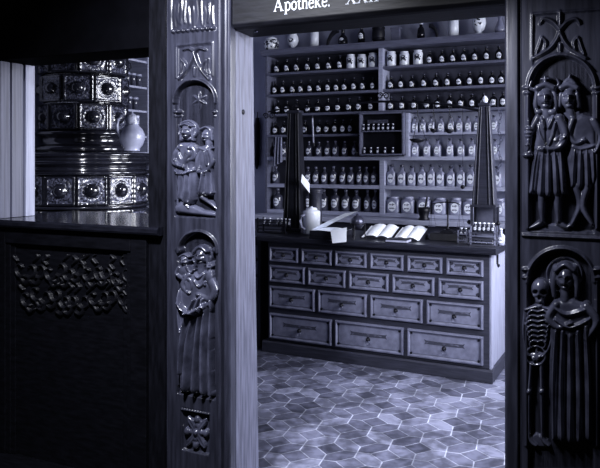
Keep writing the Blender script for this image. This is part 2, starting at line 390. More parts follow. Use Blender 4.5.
def lpanel():
    R = Relief(167.5, 219, 0, 482, 0.5); X, Y = R.X, R.Y
    sk = (X-193)*0.10                         # perspective of level lines is handled by rows measured along the panel
    R.H[:] = 3.8
    lvl = lambda yc: yc+(X-194)*(yc-HY)*0.00078
    # border step either side
    R.cut((X < 171.5), 3.4)
    # upper carved leaf frieze with scalloped edge
    R.cut((Y < 31) & (X > 171), 2.6)
    rn = random.Random(5)
    for i in range(11):
        x = 173+i*3.9+rn.uniform(-1, 1); R.cap([(x+rn.uniform(-1, 1), rn.uniform(-2, 6)), (x, 15), (x+rn.uniform(-1.5, 1.5), rn.uniform(22, 29))], [0.8, rn.uniform(1.4, 2.4), 0.9], rn.uniform(0.5, 1.3), 2.5)
    for i in range(9): R.ell(174+i*4.8, 31.5-(i*0.4), 2.5, 2.2, 2.2, 4.0)
    # sunk frame with ogee tracery
    box = (X > 176.5) & (X < 212) & (Y > lvl(46)) & (Y < 80)
    R.cut(box & (np.hypot((X-194.7)/1.0, (Y-104)) > 24), 3.0)
    for p, q in (((176.5, 78), (176.5, 45.5)), ((176.5, 45.5), (212.5, 42)), ((212.5, 42), (212.5, 76))): R.cap([p, q], 1.1, 1.3, 3.4)
    for sg in (-1, 1):
        R.cap([(194.3, 52), (194.3+sg*3, 62), (194.3+sg*8, 71), (194.3+sg*15, 79)], [1.5, 1.6, 1.6, 1.5], 2.4, 3.4)
        R.cap([(194.3+sg*13, 59), (194.3+sg*9, 64), (194.3+sg*8, 69)], 1.2, 2.0, 3.4)
        R.cap([(194.3+sg*13, 59), (194.3+sg*12.5, 68), (194.3+sg*14, 74)], 1.0, 2.0, 3.4)
        R.cap([(194.3, 52), (194.3+sg*5, 48.5), (194.3+sg*11, 50)], [1.8, 1.4, 1.0], 2.0, 3.4)
    R.cap([(194.3, 68), (194.3, 76)], [2.5, 1.0], 1.6, 3.2)
    # upper niche
    n1 = ((np.hypot(X-195, (Y-101)*0.98) < 20.0) & (Y < 101)) | ((np.abs(X-195) < 20.0) & (Y >= 101) & (Y < lvl(217)))
    R.cut(n1, 0.0)
    ar = np.abs(np.hypot(X-195, (Y-101)*0.98)-20.6)
    R.H = np.where((ar < 1.4) & (Y < 104), np.maximum(R.H, 4.6+1.4*np.sqrt(np.maximum(0, 1-(ar/1.4)**2))), R.H)
    for cx in (176.3, 214.5):
        R.cap([(cx, 118), (cx, 200)], 1.5, 1.6, 2.4); R.ell(cx, 112, 3.2, 2.0, 2.4, 3.0); R.ell(cx, 116, 2.6, 1.6, 2.4, 2.6)
    for k in range(6):                        # star in the niche
        a = PI/2+k*PI/3; R.cap([(197, 99.5), (197+7.2*math.cos(a), 99.5+8*math.sin(a))], [1.6, 0.35], 2.2)
    # lower niche
    n2 = ((np.hypot(X-198, (Y-252)*0.95) < 19.0) & (Y < 252)) | ((np.abs(X-196.5) < 19.0) & (Y >= 252) & (Y < lvl(396)))
    R.cut(n2, 0.0)
    ar = np.abs(np.hypot(X-198, (Y-252)*0.95)-19.6)
    R.H = np.where((ar < 1.2) & (Y < 254), np.maximum(R.H, 4.6+1.2*np.sqrt(np.maximum(0, 1-(ar/1.2)**2))), R.H)
    for cx in (178.6, 215):
        R.cap([(cx, 262), (cx, 385)], 1.2, 1.4, 2.2); R.ell(cx, 250, 3.6, 3.2, 2.4, 3.0)
    # rosette field
    R.cut((X > 182) & (X < 209) & (Y > lvl(410)) & (Y < lvl(452)), 1.2)
    R.cap([(182, 409), (209, 414)], 1.0, 1.0, 4.2)
    return R.mesh('carved_panel', M_oak, pl, 0.0, full=True)
lpanel()
def rosette():
    R = Relief(181, 211, 406, 458, 0.5); cx, cy = 196, 432.5
    for k in range(4):
        a = PI/4+k*PI/2+0.08; c, n = math.cos(a), math.sin(a)
        R.cap([(cx+2*c, cy+3*n), (cx+9*c, cy+14*n), (cx+13*c, cy+21*n)], [2.2, 3.6, 0.8], 3.2, 1.4)
        R.add([(cx, cy), (cx+12*c, cy+19*n)], 0.9, -1.0)
        a += PI/4; c, n = math.cos(a), math.sin(a)
        R.ell(cx+9.5*c, cy+13*n, 3.6, 4.6, 3.4, 1.6); R.ell(cx+5*c, cy+7*n, 2.6, 3.4, 2.8, 1.6)
    R.ell(cx, cy, 3.2, 4.0, 4.4, 1.6)
    R.mesh('rosette', M_oakfig, pl, 0.0, eps=0.5)
rosette()
def seated_group():
    R = Relief(173, 220, 116, 220, 0.4)
    R.poly([(173.5, 206), (183, 202), (190, 204), (203, 210), (217, 212), (217, 218), (174, 213)], 4.2, 3)       # rocky ground
    R.poly([(174.5, 190), (181, 186), (184, 206), (175, 208)], 3.6, 2)
    R.mesh('rocky_ground', M_oakfig, pl, 0.0)
    R = Relief(171, 202, 116, 212, 0.4)
    R.ring(186, 130, 9.2, 1.3, 2.2, 0.6); R.ell(186, 130, 9.0, 9.6, 0.8, 0.2, p=0.2)
    R.poly([(180, 142), (192, 142), (196, 152), (196, 172), (178, 174), (175, 156)], 5.2, 5)                     # torso
    R.poly([(174, 168), (197, 166), (198, 176), (195, 200), (190, 207), (183, 203), (178, 200), (175, 182)], 6.0, 5)  # lap and skirt
    R.cap([(181, 146), (175.5, 154), (174.5, 163), (181, 166)], [3.0, 3.0, 2.8, 2.0], 3.0, 3.0)
    R.cap([(192, 146), (196, 152), (195, 158), (190, 160)], [2.6, 2.6, 2.4, 1.8], 3.0, 3.2)
    hand(R, 182.5, 165.5, 0.1, 2.8, 5.2); hand(R, 189.5, 160.5, PI-0.2, 2.8, 5.0)
    R.ell(189.5, 153, 3.6, 5.0, 3.0, 4.4); R.ell(191, 147.5, 2.4, 2.6, 3.2, 5.2)                                  # the child on the lap
    R.cap([(189, 156), (186, 164), (188.5, 170)], [2.2, 1.8, 1.4], 2.6, 4.8)
    for p, q in (((180.5, 129), (180, 140)), ((191.8, 129), (192, 140))): R.cap([p, q], [1.6, 1.4], 2.4, 1.8)     # hair
    face(R, 186, 131.5, 5.0, 6.8, 4.4, 2.6)
    R.cap([(181, 126), (186, 124), (191, 126)], 1.4, 2.4, 4.0)
    for pts in (((181, 172), (182, 186), (180, 198)), ((187, 172), (187.5, 188), (186, 203)), ((192.5, 172), (193, 186), (191.5, 203)), ((176.5, 160), (180, 165), (187, 167)), ((176, 170), (184, 174), (196, 170))): R.add(pts, 1.5, 2.2)
    for pts in (((184, 174), (184.6, 200)), ((190, 174), (190, 200)), ((179, 150), (183, 158))): R.add(pts, 1.1, -1.8)
    R.cap([(184, 203), (189, 208)], 2.0, 3.0, 2.0)
    R.mesh('seated_madonna', M_oakfig, pl, 0.0)
    R = Relief(190, 221, 122, 216, 0.4)
    R.poly([(200, 146), (208, 143), (214, 150), (214, 172), (217, 194), (208, 197), (196.5, 196), (199, 176), (199, 160)], 6.0, 5)
    R.cap([(203, 150), (198, 160), (199, 170), (203, 172)], [2.8, 2.8, 2.4, 1.8], 3.0, 3.2)
    R.cap([(211, 150), (213.5, 162), (208, 171), (201, 172)], [2.6, 2.6, 2.2, 1.8], 2.8, 4.4)
    hand(R, 200.5, 171, PI-0.3, 2.8, 5.2); hand(R, 203, 168.5, -PI/2-0.4, 2.6, 5.0)
    R.cap([(207, 140), (208, 147)], 3.0, 3.4, 1.4)
    R.ell(208, 133.5, 6.2, 7.2, 3.6, 1.6); face(R, 205.6, 136, 4.4, 6.0, 4.0, 2.8)
    R.cap([(201, 129.5), (207, 127), (212, 131), (213, 140)], 1.6, 2.4, 3.8)
    R.cap([(200, 147.5), (208, 150.5), (214, 148)], 1.5, 2.2, 4.6)
    for pts in (((204, 174), (202, 186), (200, 194)), ((208.5, 172), (209, 194)), ((213, 170), (214, 193)), ((207, 152), (209, 165))): R.add(pts, 1.4, 2.0)
    for pts in (((206, 176), (205, 192)), ((211, 172), (211.6, 192))): R.add(pts, 1.0, -1.8)
    R.cap([(212, 194), (217, 192)], 1.8, 2.6, 1.2); R.cap([(199, 196), (211, 204), (217, 209)], [2.4, 2.2, 1.4], 2.8, 1.4)
    R.mesh('kneeling_figure', M_oakfig, pl, 0.0)
seated_group()
def standing_madonna():
    R = Relief(173, 220, 238, 404, 0.4)
    R.ring(200.5, 256, 10.0, 1.2, 2.0, 0.6)
    R.poly([(187, 278), (195, 270), (208, 270), (215, 282), (217, 298), (213, 312), (212.5, 345), (213.5, 397), (200, 394), (179, 390), (178.5, 340), (178, 300), (181, 288)], 7.0, 7)
    # long drapery folds falling from the arm
    for pts, r, h in ((((213, 300), (211.5, 345), (212, 394)), [1.6, 2.2, 2.4], 2.2), (((207, 303), (204.5, 350), (205, 394)), [1.4, 2.2, 2.4], 2.2), (((206, 298), (200, 335), (196, 392)), [1.4, 2.2, 2.6], 2.6),
                      (((203, 297), (192, 332), (187, 390)), [1.6, 2.4, 2.6], 2.8), (((197, 299), (187, 325), (181, 372)), [1.6, 2.2, 2.0], 2.6), (((180.5, 286), (183, 304), (194, 312), (206, 306)), 2.4, 3.0), (((180, 302), (181, 318), (184, 330)), 1.8, 2.2)): R.add(pts, r, h*1.6)
    for pts, r, h in ((((210, 306), (208, 350), (208.5, 394)), [0.8, 1.4, 1.6], -2.6), (((206.5, 306), (202, 345), (200.5, 392)), [0.8, 1.4, 1.6], -2.8), (((203, 306), (195.5, 340), (191.5, 390)), [0.8, 1.5, 1.6], -3.0), (((197, 312), (188.5, 340), (183.5, 386)), [0.8, 1.5, 1.4], -2.8), (((186, 310), (197, 316), (206, 312)), 1.2, -2.0)): R.add(pts, r, h*1.6)
    R.cap([(211, 276), (216, 290), (212, 298), (202, 294)], [3.6, 4.0, 3.6, 2.4], 3.4, 5.0)
    hand(R, 202, 293.5, PI+0.2, 3.0, 7.6)
    R.cap([(191, 274), (185, 284), (190, 292)], [3.2, 3.4, 2.2], 3.2, 4.8); hand(R, 190.5, 291.5, 0.4, 2.8, 7.2)
    for sg, xx in ((-1, 196.5), (1, 207)): R.cap([(xx, 252), (xx+sg*0.8, 262), (xx+sg*2.0, 271)], [1.6, 1.8, 1.2], 2.6, 2.6)
    R.cap([(201.7, 262), (201.5, 272)], 3.6, 3.4, 3.2)
    face(R, 201.7, 256.5, 5.6, 8.4, 4.8, 3.4)
    R.cap([(195.8, 251), (201.5, 246.5), (207.5, 251)], 1.9, 2.6, 4.6)
    R.add([(196, 272), (201, 277), (207, 272)], 1.3, 1.8); R.add([(197, 280), (202, 286), (208, 281)], 1.2, 1.6)
    R.mesh('standing_madonna', M_oakfig, pl, 0.0)
    R = Relief(172, 202, 250, 300, 0.4)
    R.ell(185, 270.5, 5.6, 7.4, 4.0, 3.4); face(R, 185.6, 260.5, 4.8, 5.8, 4.4, 3.6)
    R.cap([(181, 256.5), (185.6, 254), (190.4, 256.5)], 1.5, 2.2, 4.8)
    R.cap([(180.5, 267), (178, 273), (183, 277)], [2.2, 2.0, 1.6], 2.6, 4.8); R.cap([(189, 267), (192.5, 272), (195.5, 270)], [2.2, 1.8, 1.3], 2.6, 4.8)
    R.cap([(182, 276), (188, 281), (189, 290)], [3.0, 2.6, 1.6], 2.8, 5.0); R.cap([(187, 276), (193, 280), (194.5, 288)], [2.8, 2.4, 1.5], 2.8, 5.0)
    hand(R, 183, 277, 0.3, 2.0, 6.6); hand(R, 195.6, 269.6, -0.5, 2.0, 6.6)
    R.mesh('christ_child', M_oakfig, pl, 0.0)
    R = Relief(204, 219, 258, 290, 0.4)
    R.ell(211.5, 276, 3.8, 9.0, 3.2, 5.6); face(R, 211.4, 265.5, 3.4, 4.4, 3.6, 5.2)
    R.cap([(210, 272), (206, 279), (208, 284)], [1.8, 1.6, 1.2], 2.4, 6.6); hand(R, 207.5, 284, 0.6, 1.8, 7.4)
    R.mesh('small_angel', M_oakfig, pl, 0.0)
standing_madonna()
# ---- carved post on the far side of the door
pr = thing('carved_post', 'dark oak door post carved with two kings above a skeleton', 'post', F, 0, 0)
pr['group'] = 'carved door posts'; pl['group'] = 'carved door posts'
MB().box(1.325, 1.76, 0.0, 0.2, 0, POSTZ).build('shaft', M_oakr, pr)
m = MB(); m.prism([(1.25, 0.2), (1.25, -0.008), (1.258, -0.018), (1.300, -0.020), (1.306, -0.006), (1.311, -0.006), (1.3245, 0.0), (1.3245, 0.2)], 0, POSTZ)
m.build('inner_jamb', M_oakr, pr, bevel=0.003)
def rpanel():
    R = Relief(522, 640, -12, 470, 0.6); X, Y = R.X, R.Y
    R.H[:] = 3.8
    R.cut(X > 620, 3.0)
    lvl = lambda yc: yc+(X-560)*(yc-HY)*0.0006
    niche = lambda cx, cy, r: (np.hypot(X-cx, (Y-cy)*1.02) < r)
    box = (X > 533) & (X < 604) & (Y > lvl(13)) & (Y < 72)
    R.cut(box & ~(niche(562, 88, 36.5)), 2.8)
    R.cap([(532, 60), (532.5, 14)], 1.1, 1.4, 3.4); R.cap([(532.5, 14), (604, 9)], 1.1, 1.4, 3.4)
    for sg in (-1, 1):
        R.cap([(560, 32), (560+sg*4, 41), (560+sg*12, 50), (560+sg*26, 58)], [1.9, 2.0, 2.0, 1.6], 2.6, 3.0)
        R.cap([(560+sg*18, 37), (560+sg*14, 42), (560+sg*15, 50)], 1.2, 2.2, 3.0)
        R.cap([(560+sg*18, 37), (560+sg*21, 46), (560+sg*24, 54)], 1.1, 2.0, 3.0)
        R.cap([(560, 30), (560+sg*7, 22), (560+sg*16, 19), (560+sg*20, 24)], [1.6, 2.2, 1.6, 0.8], 2.6, 3.0)
    R.cap([(560, 12), (560, 30)], [2.6, 1.6], 2.4, 3.0); R.cap([(560, 44), (560, 52)], [2.6, 1.2], 2.0, 2.8)
    n1 = (niche(562, 88, 32.5) & (Y < 88)) | ((np.abs(X-562) < 32) & (Y >= 88) & (Y < lvl(231)))
    R.cut(n1, 0.0)
    ar = np.abs(np.hypot(X-562, (Y-88)*1.02)-33.6)
    R.H = np.where((ar < 1.8) & (Y < 90), np.maximum(R.H, 4.6+1.6*np.sqrt(np.maximum(0, 1-(ar/1.8)**2))), R.H)
    for cx in (528, 597):
        R.ell(cx, 88, 5, 2.0, 2.0, 4.6); R.ell(cx, 93, 4.2, 1.8, 1.8, 4.6); R.cap([(cx, 96), (cx, 228)], 1.8, 1.2, 4.4)
    R.cap([(523, 235), (632, 240)], 1.4, 1.2, 4.4)
    n2 = (niche(561, 281, 32.5) & (Y < 281)) | ((np.abs(X-561) < 32) & (Y >= 281))
    R.cut(n2, 0.0)
    ar = np.abs(np.hypot(X-561, (Y-281)*1.02)-33.6)
    R.H = np.where((ar < 1.8) & (Y < 283), np.maximum(R.H, 4.6+1.6*np.sqrt(np.maximum(0, 1-(ar/1.8)**2))), R.H)
    for cx in (526.5, 597):
        R.ell(cx, 269, 5, 1.8, 2.0, 4.6); R.ell(cx, 277, 4.6, 1.8, 1.8, 4.6); R.cap([(cx, 281), (cx, 445)], 1.6, 1.2, 4.4)
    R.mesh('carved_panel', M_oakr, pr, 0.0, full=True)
rpanel()
def kings():
    R = Relief(518, 575, 70, 236, 0.5)
    R.poly([(527, 194), (533, 150), (536, 122), (541, 114), (554, 113), (562, 120), (564, 148), (568, 195), (556, 198), (540, 198)], 7.0, 7)   # coat
    for x0, x1, w1, h_ in ((538, 531, 2.6, 1.8), (544, 541, 2.2, 1.4), (549, 549, 2.8, 2.0), (555, 557.5, 2.2, 1.5), (561, 564, 2.4, 1.6)): R.add([(x0, 150), ((x0+x1)/2, 168), (x1, 196)], [0.3, w1*0.6, w1], h_)
    for x0, x1, w1, h_ in ((541, 536.5, 1.4, -1.6), (546.5, 545, 1.2, -1.4), (552, 553, 1.4, -1.8), (558, 561, 1.3, -1.6)): R.add([(x0, 156), (x1, 196)], [0.3, w1], h_)
    R.add([(538, 124), (541, 136), (547, 146)], 1.3, 1.4); R.add([(556, 122), (553, 136), (549, 146)], 1.3, 1.4)
    R.add([(535, 148), (548, 151), (563, 147)], 1.5, 0.9)                                  # belt
    R.add([(546, 114), (547, 146)], 1.2, -1.4); R.add([(541, 116), (545, 128)], 1.6, 1.6); R.add([(555, 115), (549, 128)], 1.6, 1.6)
    R.cap([(538, 118), (531, 132), (529, 146), (531, 154)], [4.6, 4.2, 3.4, 2.2], 4.0, 3.0)     # arm holding the vessel
    R.cap([(560, 118), (566, 134), (560, 147), (546, 149)], [5.0, 4.8, 4.0, 2.4], 4.2, 4.6)
    hand(R, 544.5, 148.5, PI-0.1, 4.0, 8.0); hand(R, 531, 152, PI-0.5, 3.6, 6.2)
    for x in (564, 561, 558): R.add([(x-3, 141), (x+3, 136)], 1.1, 0.9)
    for x, fx in ((542, 529), (558, 568)):
        R.cap([(x, 194), (x-0.5, 207), (x+0.3, 221)], [5.0, 4.4, 2.8], 4.6, 1.6)
        R.cap([(x, 222), ((x+fx)/2, 225.5), (fx, 228)], [3.6, 3.2, 1.6], 3.6, 1.4)
    R.poly([(528, 226), (540, 223), (556, 224), (570, 226), (574, 233), (524, 233)], 2.6, 2)
    R.cap([(546, 108), (547, 116)], 5.6, 4.0, 3.0)
    for sg in (-1, 1): R.cap([(546+sg*8.5, 92), (546+sg*10.0, 104), (546+sg*9, 112)], [3.2, 3.6, 2.6], 3.4, 2.8)   # hair
    face(R, 546, 99, 8.2, 12.5, 6.0, 3.6)
    R.cap([(538, 88), (546, 85), (554, 88)], 3.6, 4.0, 4.6)                                     # crowned hat
    R.cap([(536.5, 90), (530, 88), (532, 81)], [2.6, 2.6, 1.6], 3.0, 3.0); R.cap([(555.5, 89), (559, 84), (557, 79)], [2.6, 2.2, 1.4], 3.0, 3.0)
    R.cap([(546, 86), (545.5, 77)], [3.0, 2.0], 3.6, 4.2); R.cap([(541.5, 79.5), (549.5, 79)], 1.8, 3.2, 4.2)
    R.ell(539, 112, 5, 3.5, 2.4, 5.0); R.ell(553, 112, 5, 3.5, 2.4, 5.0)
    R.mesh('crowned_king', M_oakfig, pr, 0.0)
    R = Relief(518, 540, 112, 164, 0.5)
    R.ell(529, 132, 5.6, 8.0, 4.2, 4.6); R.cap([(529, 118), (529, 125)], [1.0, 2.6], 3.0, 4.6); R.cap([(529, 140), (528.5, 150)], 2.2, 3.2, 4.6)
    R.ell(528, 155, 6.4, 3.4, 3.2, 4.6); R.ell(528, 145, 3.6, 2.0, 3.6, 4.8)
    R.add([(524, 131), (534, 131)], 1.0, -1.2); R.add([(524, 135), (534, 135)], 0.8, -0.8)
    R.mesh('lidded_goblet', M_oakfig, pr, 0.0, eps=0.5)
    R = Relief(556, 616, 70, 236, 0.5)
    R.poly([(572, 118), (582, 112), (592, 116), (598, 130), (599, 176), (592, 190), (570, 188), (566, 160), (569, 140)], 5.6, 6)
    for x0, x1, w1, h_ in ((575, 572, 2.4, 1.6), (581, 580, 2.4, 1.7), (587, 588, 2.2, 1.5), (593, 595, 2.2, 1.4)): R.add([(x0, 150), (x1, 188)], [0.4, w1], h_)
    for x0, x1, w1, h_ in ((578, 576, 1.3, -1.5), (584, 584, 1.3, -1.5), (590, 591.5, 1.3, -1.4)): R.add([(x0, 154), (x1, 188)], [0.3, w1], h_)
    R.add([(572, 146), (582, 149), (597, 145)], 1.6, 1.0)
    R.cap([(573, 120), (569, 134), (576, 143), (584, 140)], [4.2, 4.0, 3.0, 2.0], 3.6, 3.6); hand(R, 583, 140, 0.2, 3.4, 6.6)
    R.cap([(594, 120), (601, 136), (597, 150)], [4.4, 4.0, 2.4], 3.6, 3.0); hand(R, 596.5, 150, 2.0, 3.2, 5.4)
    R.cap([(576, 186), (580, 205), (572, 224)], [4.6, 4.0, 2.4], 4.0, 1.4); R.cap([(588, 186), (583, 206), (592, 224)], [4.6, 4.2, 2.4], 4.0, 2.0)
    R.cap([(572, 225), (566, 227)], [3.0, 1.6], 2.8, 1.4); R.cap([(592, 225), (600, 227)], [3.0, 1.6], 2.8, 1.4)
    R.cap([(570, 109), (572, 118)], 5.0, 3.6, 2.0); R.poly([(562, 112), (580, 110), (584, 120), (568, 122)], 3.8, 3)
    for sg in (-1, 1): R.cap([(569+sg*8, 94), (569+sg*9.5, 106)], 3.0, 3.0, 2.2)
    face(R, 569, 99, 7.6, 12.0, 5.2, 2.8)
    R.cap([(561, 88), (569, 85), (577, 88)], 3.4, 3.4, 3.6)
    R.cap([(564, 84), (569, 80), (575, 84)], [2.6, 3.4, 2.6], 3.0, 3.0); R.cap([(569, 80), (570, 75)], [2.4, 1.4], 2.8, 3.0)
    R.mesh('hatted_king', M_oakfig, pr, 0.0)
kings()
def skeleton():
    R = Relief(545, 618, 252, 452, 0.5)
    R.ring(564, 275, 17.5, 1.5, 1.8, 0.6); R.ell(564, 275, 17, 17, 0.6, 0.3, p=0.2)
    R.poly([(547, 312), (554, 298), (574, 297), (590, 306), (596, 330), (598, 380), (596, 440), (572, 444), (551, 440), (549, 390)], 6.6, 8)
    for pts in (((556, 330), (553, 380), (553, 438)), ((563, 330), (561, 385), (562, 440)), ((570, 335), (571, 390), (570, 441)), ((578, 330), (580, 385), (579, 441)), ((586, 325), (589, 380), (589, 438)), ((556, 318), (570, 326), (590, 318)), ((553, 304), (566, 313), (586, 308))): R.add(pts, 1.9, 2.4)
    for pts in (((559.5, 332), (557, 438)), ((566.6, 335), (566, 440)), ((574.4, 335), (575.5, 440)), ((582.5, 330), (584.5, 438))): R.add(pts, 1.3, -2.2)
    R.cap([(556, 304), (549, 316), (558, 326), (570, 322)], [4.6, 4.4, 3.6, 2.4], 3.8, 4.6); hand(R, 569, 322, -0.1, 3.6, 8.0)
    R.cap([(586, 306), (597, 320), (588, 336)], [5.0, 4.6, 2.6], 3.6, 4.2); hand(R, 587.5, 336, 2.4, 3.4, 7.0)
    R.cap([(565, 288), (565, 300)], 5.4, 3.6, 2.6)
    for sg in (-1, 1): R.cap([(565+sg*9.5, 268), (565+sg*11.5, 284), (565+sg*11, 296)], [3.4, 4.0, 2.8], 3.0, 2.0)
    face(R, 565, 279, 8.6, 12.6, 5.4, 2.8)
    R.cap([(556, 270), (565, 264), (574, 270)], 2.6, 3.0, 4.0)
    R.mesh('robed_saint', M_oakfig, pr, 0.0)
    R = Relief(518, 562, 272, 452, 0.4)
    R.cap([(538, 308), (537, 345), (536, 360)], 2.2, 3.0, 1.6)                                   # spine
    for k in range(7):
        y = 311+k*5.0; wd = 11.5-abs(k-2)*0.9
        for sg in (-1, 1): R.cap([(538, y), (538+sg*wd*0.6, y-1.5), (538+sg*wd, y+2.5), (538+sg*wd*0.75, y+6)], [1.5, 1.7, 1.6, 1.0], 3.4, 3.4)
    R.cap([(526, 309), (538, 306), (550, 309)], [2.2, 1.6, 2.2], 3.0, 3.6)                       # collar bones
    R.ell(538, 327, 11.0, 20, 3.6, 0.6)
    R.cap([(525.5, 310), (523.5, 330), (526, 348), (531, 358)], [2.6, 2.0, 2.2, 1.6], 3.2, 2.2); R.cap([(550.5, 310), (553, 328), (550, 345), (543, 356)], [2.6, 2.0, 2.2, 1.6], 3.2, 2.6)
    hand(R, 532, 358, 0.6, 3.6, 4.6); hand(R, 542, 356, 2.5, 3.6, 4.8)
    R.ell(536, 358, 11.5, 7.5, 3.4, 1.8); R.ring(536, 355, 9.5, 1.6, 1.8, 3.6)                   # pelvis
    R.add([(530, 358), (531, 361)], 2.4, -2.6); R.add([(541, 358), (540, 361)], 2.4, -2.6)
    for x, kx, fx in ((531, 528.7, 529), (541, 541.5, 542)):
        R.cap([(x, 364), ((x+kx)/2, 378), (kx, 390)], [2.6, 1.9, 2.3], 3.2, 1.8); R.ell(kx, 391, 3.2, 3.6, 3.6, 2.4)
        R.cap([(kx, 394), (fx-0.4, 415), (fx, 438)], [2.2, 1.7, 1.8], 3.0, 1.6)
        R.cap([(fx, 438), (fx+3, 443), (fx+7, 446)], [2.4, 2.4, 1.4], 2.8, 1.6)
    R.poly([(524, 440), (536, 434), (548, 440), (551, 449), (523, 448)], 2.2, 2)
    R.ell(540, 289, 9.4, 11.0, 6.0, 2.6); R.cap([(540, 298), (540, 305)], [5.4, 4.6], 4.4, 2.8)  # skull
    for sg in (-1, 1):
        R.add([(540+sg*3.6, 291), (540+sg*4.4, 291.6)], 2.7, -3.2); R.add([(540+sg*6.6, 296), (540+sg*5, 298)], 1.6, 1.2)
    R.add([(540, 295.5), (540, 298)], 1.4, -2.4); R.add([(536, 303), (544, 303)], 0.7, -1.6)
    for dx in (-3, -1, 1, 3): R.add([(540+dx, 301.4), (540+dx, 304.8)], 0.4, -0.8)
    R.mesh('skeleton', M_oakfig, pr, 0.0)
skeleton()
# ---- inscribed lintel over the door
lt = thing('inscribed_lintel', 'dark door lintel lettered in white with the pharmacy name', 'lintel', F, 0, 0); lt['kind'] = 'thing'
m = MB(); m.prism([(0.012, 2.252), (0.03, 2.247), (0.195, 2.238), (0.195, 2.63), (0.0, 2.63), (0.0, 2.268)], 0.003, 1.247, 'x')
m.build('beam', M_lintel, lt, bevel=0.004)
MB().lathe([(0.0, -0.004), (0.009, -0.003), (0.009, 0.004), (0, 0.004)], 10).build('bolt', M_brass, lt, loc=(F.u(256, 0.09), 0.09, 2.2435))
GLY = {  # strokes: (points, width)
 'A': ([([(0.08, 0), (0.46, 1)], .07), ([(0.46, 1), (0.84, 0)], .16), ([(0.22, .34), (0.68, .34)], .06), ([(0, .03), (0.26, .03)], .06), ([(0.66, .03), (1.02, .03)], .06)], 1.08),
 'p': ([([(.16, -.3), (.16, .68)], .14), ([(.16, .58), (.36, .68), (.56, .56), (.6, .33), (.54, .1), (.36, 0), (.16, .1)], .11), ([(0, .65), (.16, .65)], .06), ([(.02, -.28), (.3, -.28)], .06)], .70),
 'o': ([([(.3, .68), (.12, .58), (.06, .34), (.12, .1), (.3, 0), (.48, .1), (.54, .34), (.48, .58), (.3, .68)], .12)], .62),
 't': ([([(.16, .9), (.16, .12), (.24, .02), (.38, .06)], .13), ([(.02, .64), (.36, .64)], .07)], .42),
 'h': ([([(.14, 1), (.14, 0)], .14), ([(.14, .52), (.32, .66), (.5, .58), (.53, .3), (.5, 0)], .12), ([(0, .96), (.14, .96)], .06), ([(.02, .02), (.26, .02)], .06), ([(.42, .02), (.64, .02)], .06)], .68),
 'e': ([([(.08, .36), (.52, .40), (.48, .6), (.3, .68), (.13, .58), (.07, .34), (.14, .08), (.32, 0), (.52, .12)], .11)], .60),
 'k': ([([(.14, 1), (.14, 0)], .14), ([(.2, .32), (.52, .66)], .08), ([(.28, .4), (.56, 0)], .14), ([(0, .96), (.14, .96)], .06), ([(.02, .02), (.26, .02)], .06), ([(.46, .02), (.68, .02)], .06), ([(.42, .65), (.62, .65)], .05)], .70),
 '.': ([([(.06, .06), (.18, .06)], .15)], .3),
 'X': ([([(.1, 1), (.78, 0)], .17), ([(.1, 0), (.76, 1)], .07), ([(0, .97), (.3, .97)], .06), ([(.6, .97), (.9, .97)], .06), ([(-.02, .03), (.26, .03)], .06), ([(.6, .03), (.92, .03)], .06)], .96),
 'I': ([([(.2, 0), (.2, 1)], .17), ([(.02, .97), (.38, .97)], .06), ([(.02, .03), (.38, .03)], .06)], .46),
 ' ': ([], .4)}
def letters(txt, u0, z0, h, wscale=1.0):
    m = MB(); x = u0
    for ch in txt:
        st, adv = GLY[ch]
        for pts, wd in st:
            for (ax, ay), (bx, by) in zip(pts[:-1], pts[1:]):
                L = math.hypot(bx-ax, by-ay) or 1; nx, ny = -(by-ay)/L*wd/2, (bx-ax)/L*wd/2
                ex, ey = ((bx-ax)/L*wd*0.2, (by-ay)/L*wd*0.2) if len(pts) > 2 else (0, 0)
                q = [(ax-ex+nx, ay-ey+ny), (ax-ex-nx, ay-ey-ny), (bx+ex-nx, by+ey-ny), (bx+ex+nx, by+ey+ny)]
                m.prism([(x+a*h*wscale, z0+b*h) for a, b in q], -0.003, 0.001, 'y')
        x += adv*h*wscale
    return m, x
u0, u1 = F.u(274), F.u(331); zb = F.z(300, 9.3); hh = 0.056
_, xe = letters('Apotheke.', 0, 0, hh); m, _ = letters('Apotheke.', u0, zb, hh, (u1-u0)/xe)
m.build('lettering', M_letter, lt)
m, _ = letters('XXII', F.u(346), zb, hh, (u1-u0)/xe*1.1); m.build('lettering', M_letter, lt)
# ---- dark beam over the window opening
wb = thing('opening_beam', 'black stained beam spanning the window opening above the tiled stove', 'beam', F, 0, 0); wb['kind'] = 'thing'
m = MB(); m.box(-1.615, -0.479, -0.01, 0.26, 2.19, 2.64); m.build('beam', M_void, wb, bevel=0.004)
R = Relief(-8, 150, -6, 40, 0.8)
for i in range(2):
    x = 14+i*13; y = 12+(i % 2)*4
    R.ring(x, y, 4.5, 1.2, 2.0, 0.4); R.cap([(x+4, y), (x+8, y+8), (x+12, y+3)], [1.0, 1.8, 0.5], 2.0, 0.4)
R.mesh('carved_scrolls', M_void, wb, -0.011, eps=0.3, scale=0.004)
# ---- pale boarded reveal at the far side of the window opening
tr = struct(empty('trim_1', F.w(0, 0, 0), -F.a))
m = MB(); m.prism([(-1.62, -0.01), (-1.505, -0.01), (-1.5, 0.0), (-1.5, 0.062), (-1.513, 0.066), (-1.513, 0.075), (-1.502, 0.08), (-1.497, 0.15), (-1.515, 0.157), (-1.515, 0.178), (-1.62, 0.178)], 1.302, 2.187)
m.build('reveal_boards', M_dimboard, tr)
m = MB(); m.prism([(-1.62, 0.179), (-1.501, 0.179), (-1.499, 0.184), (-1.492, 0.24), (-1.62, 0.24)], 1.302, 2.187)
m.build('reveal_strip', M_pale, tr)
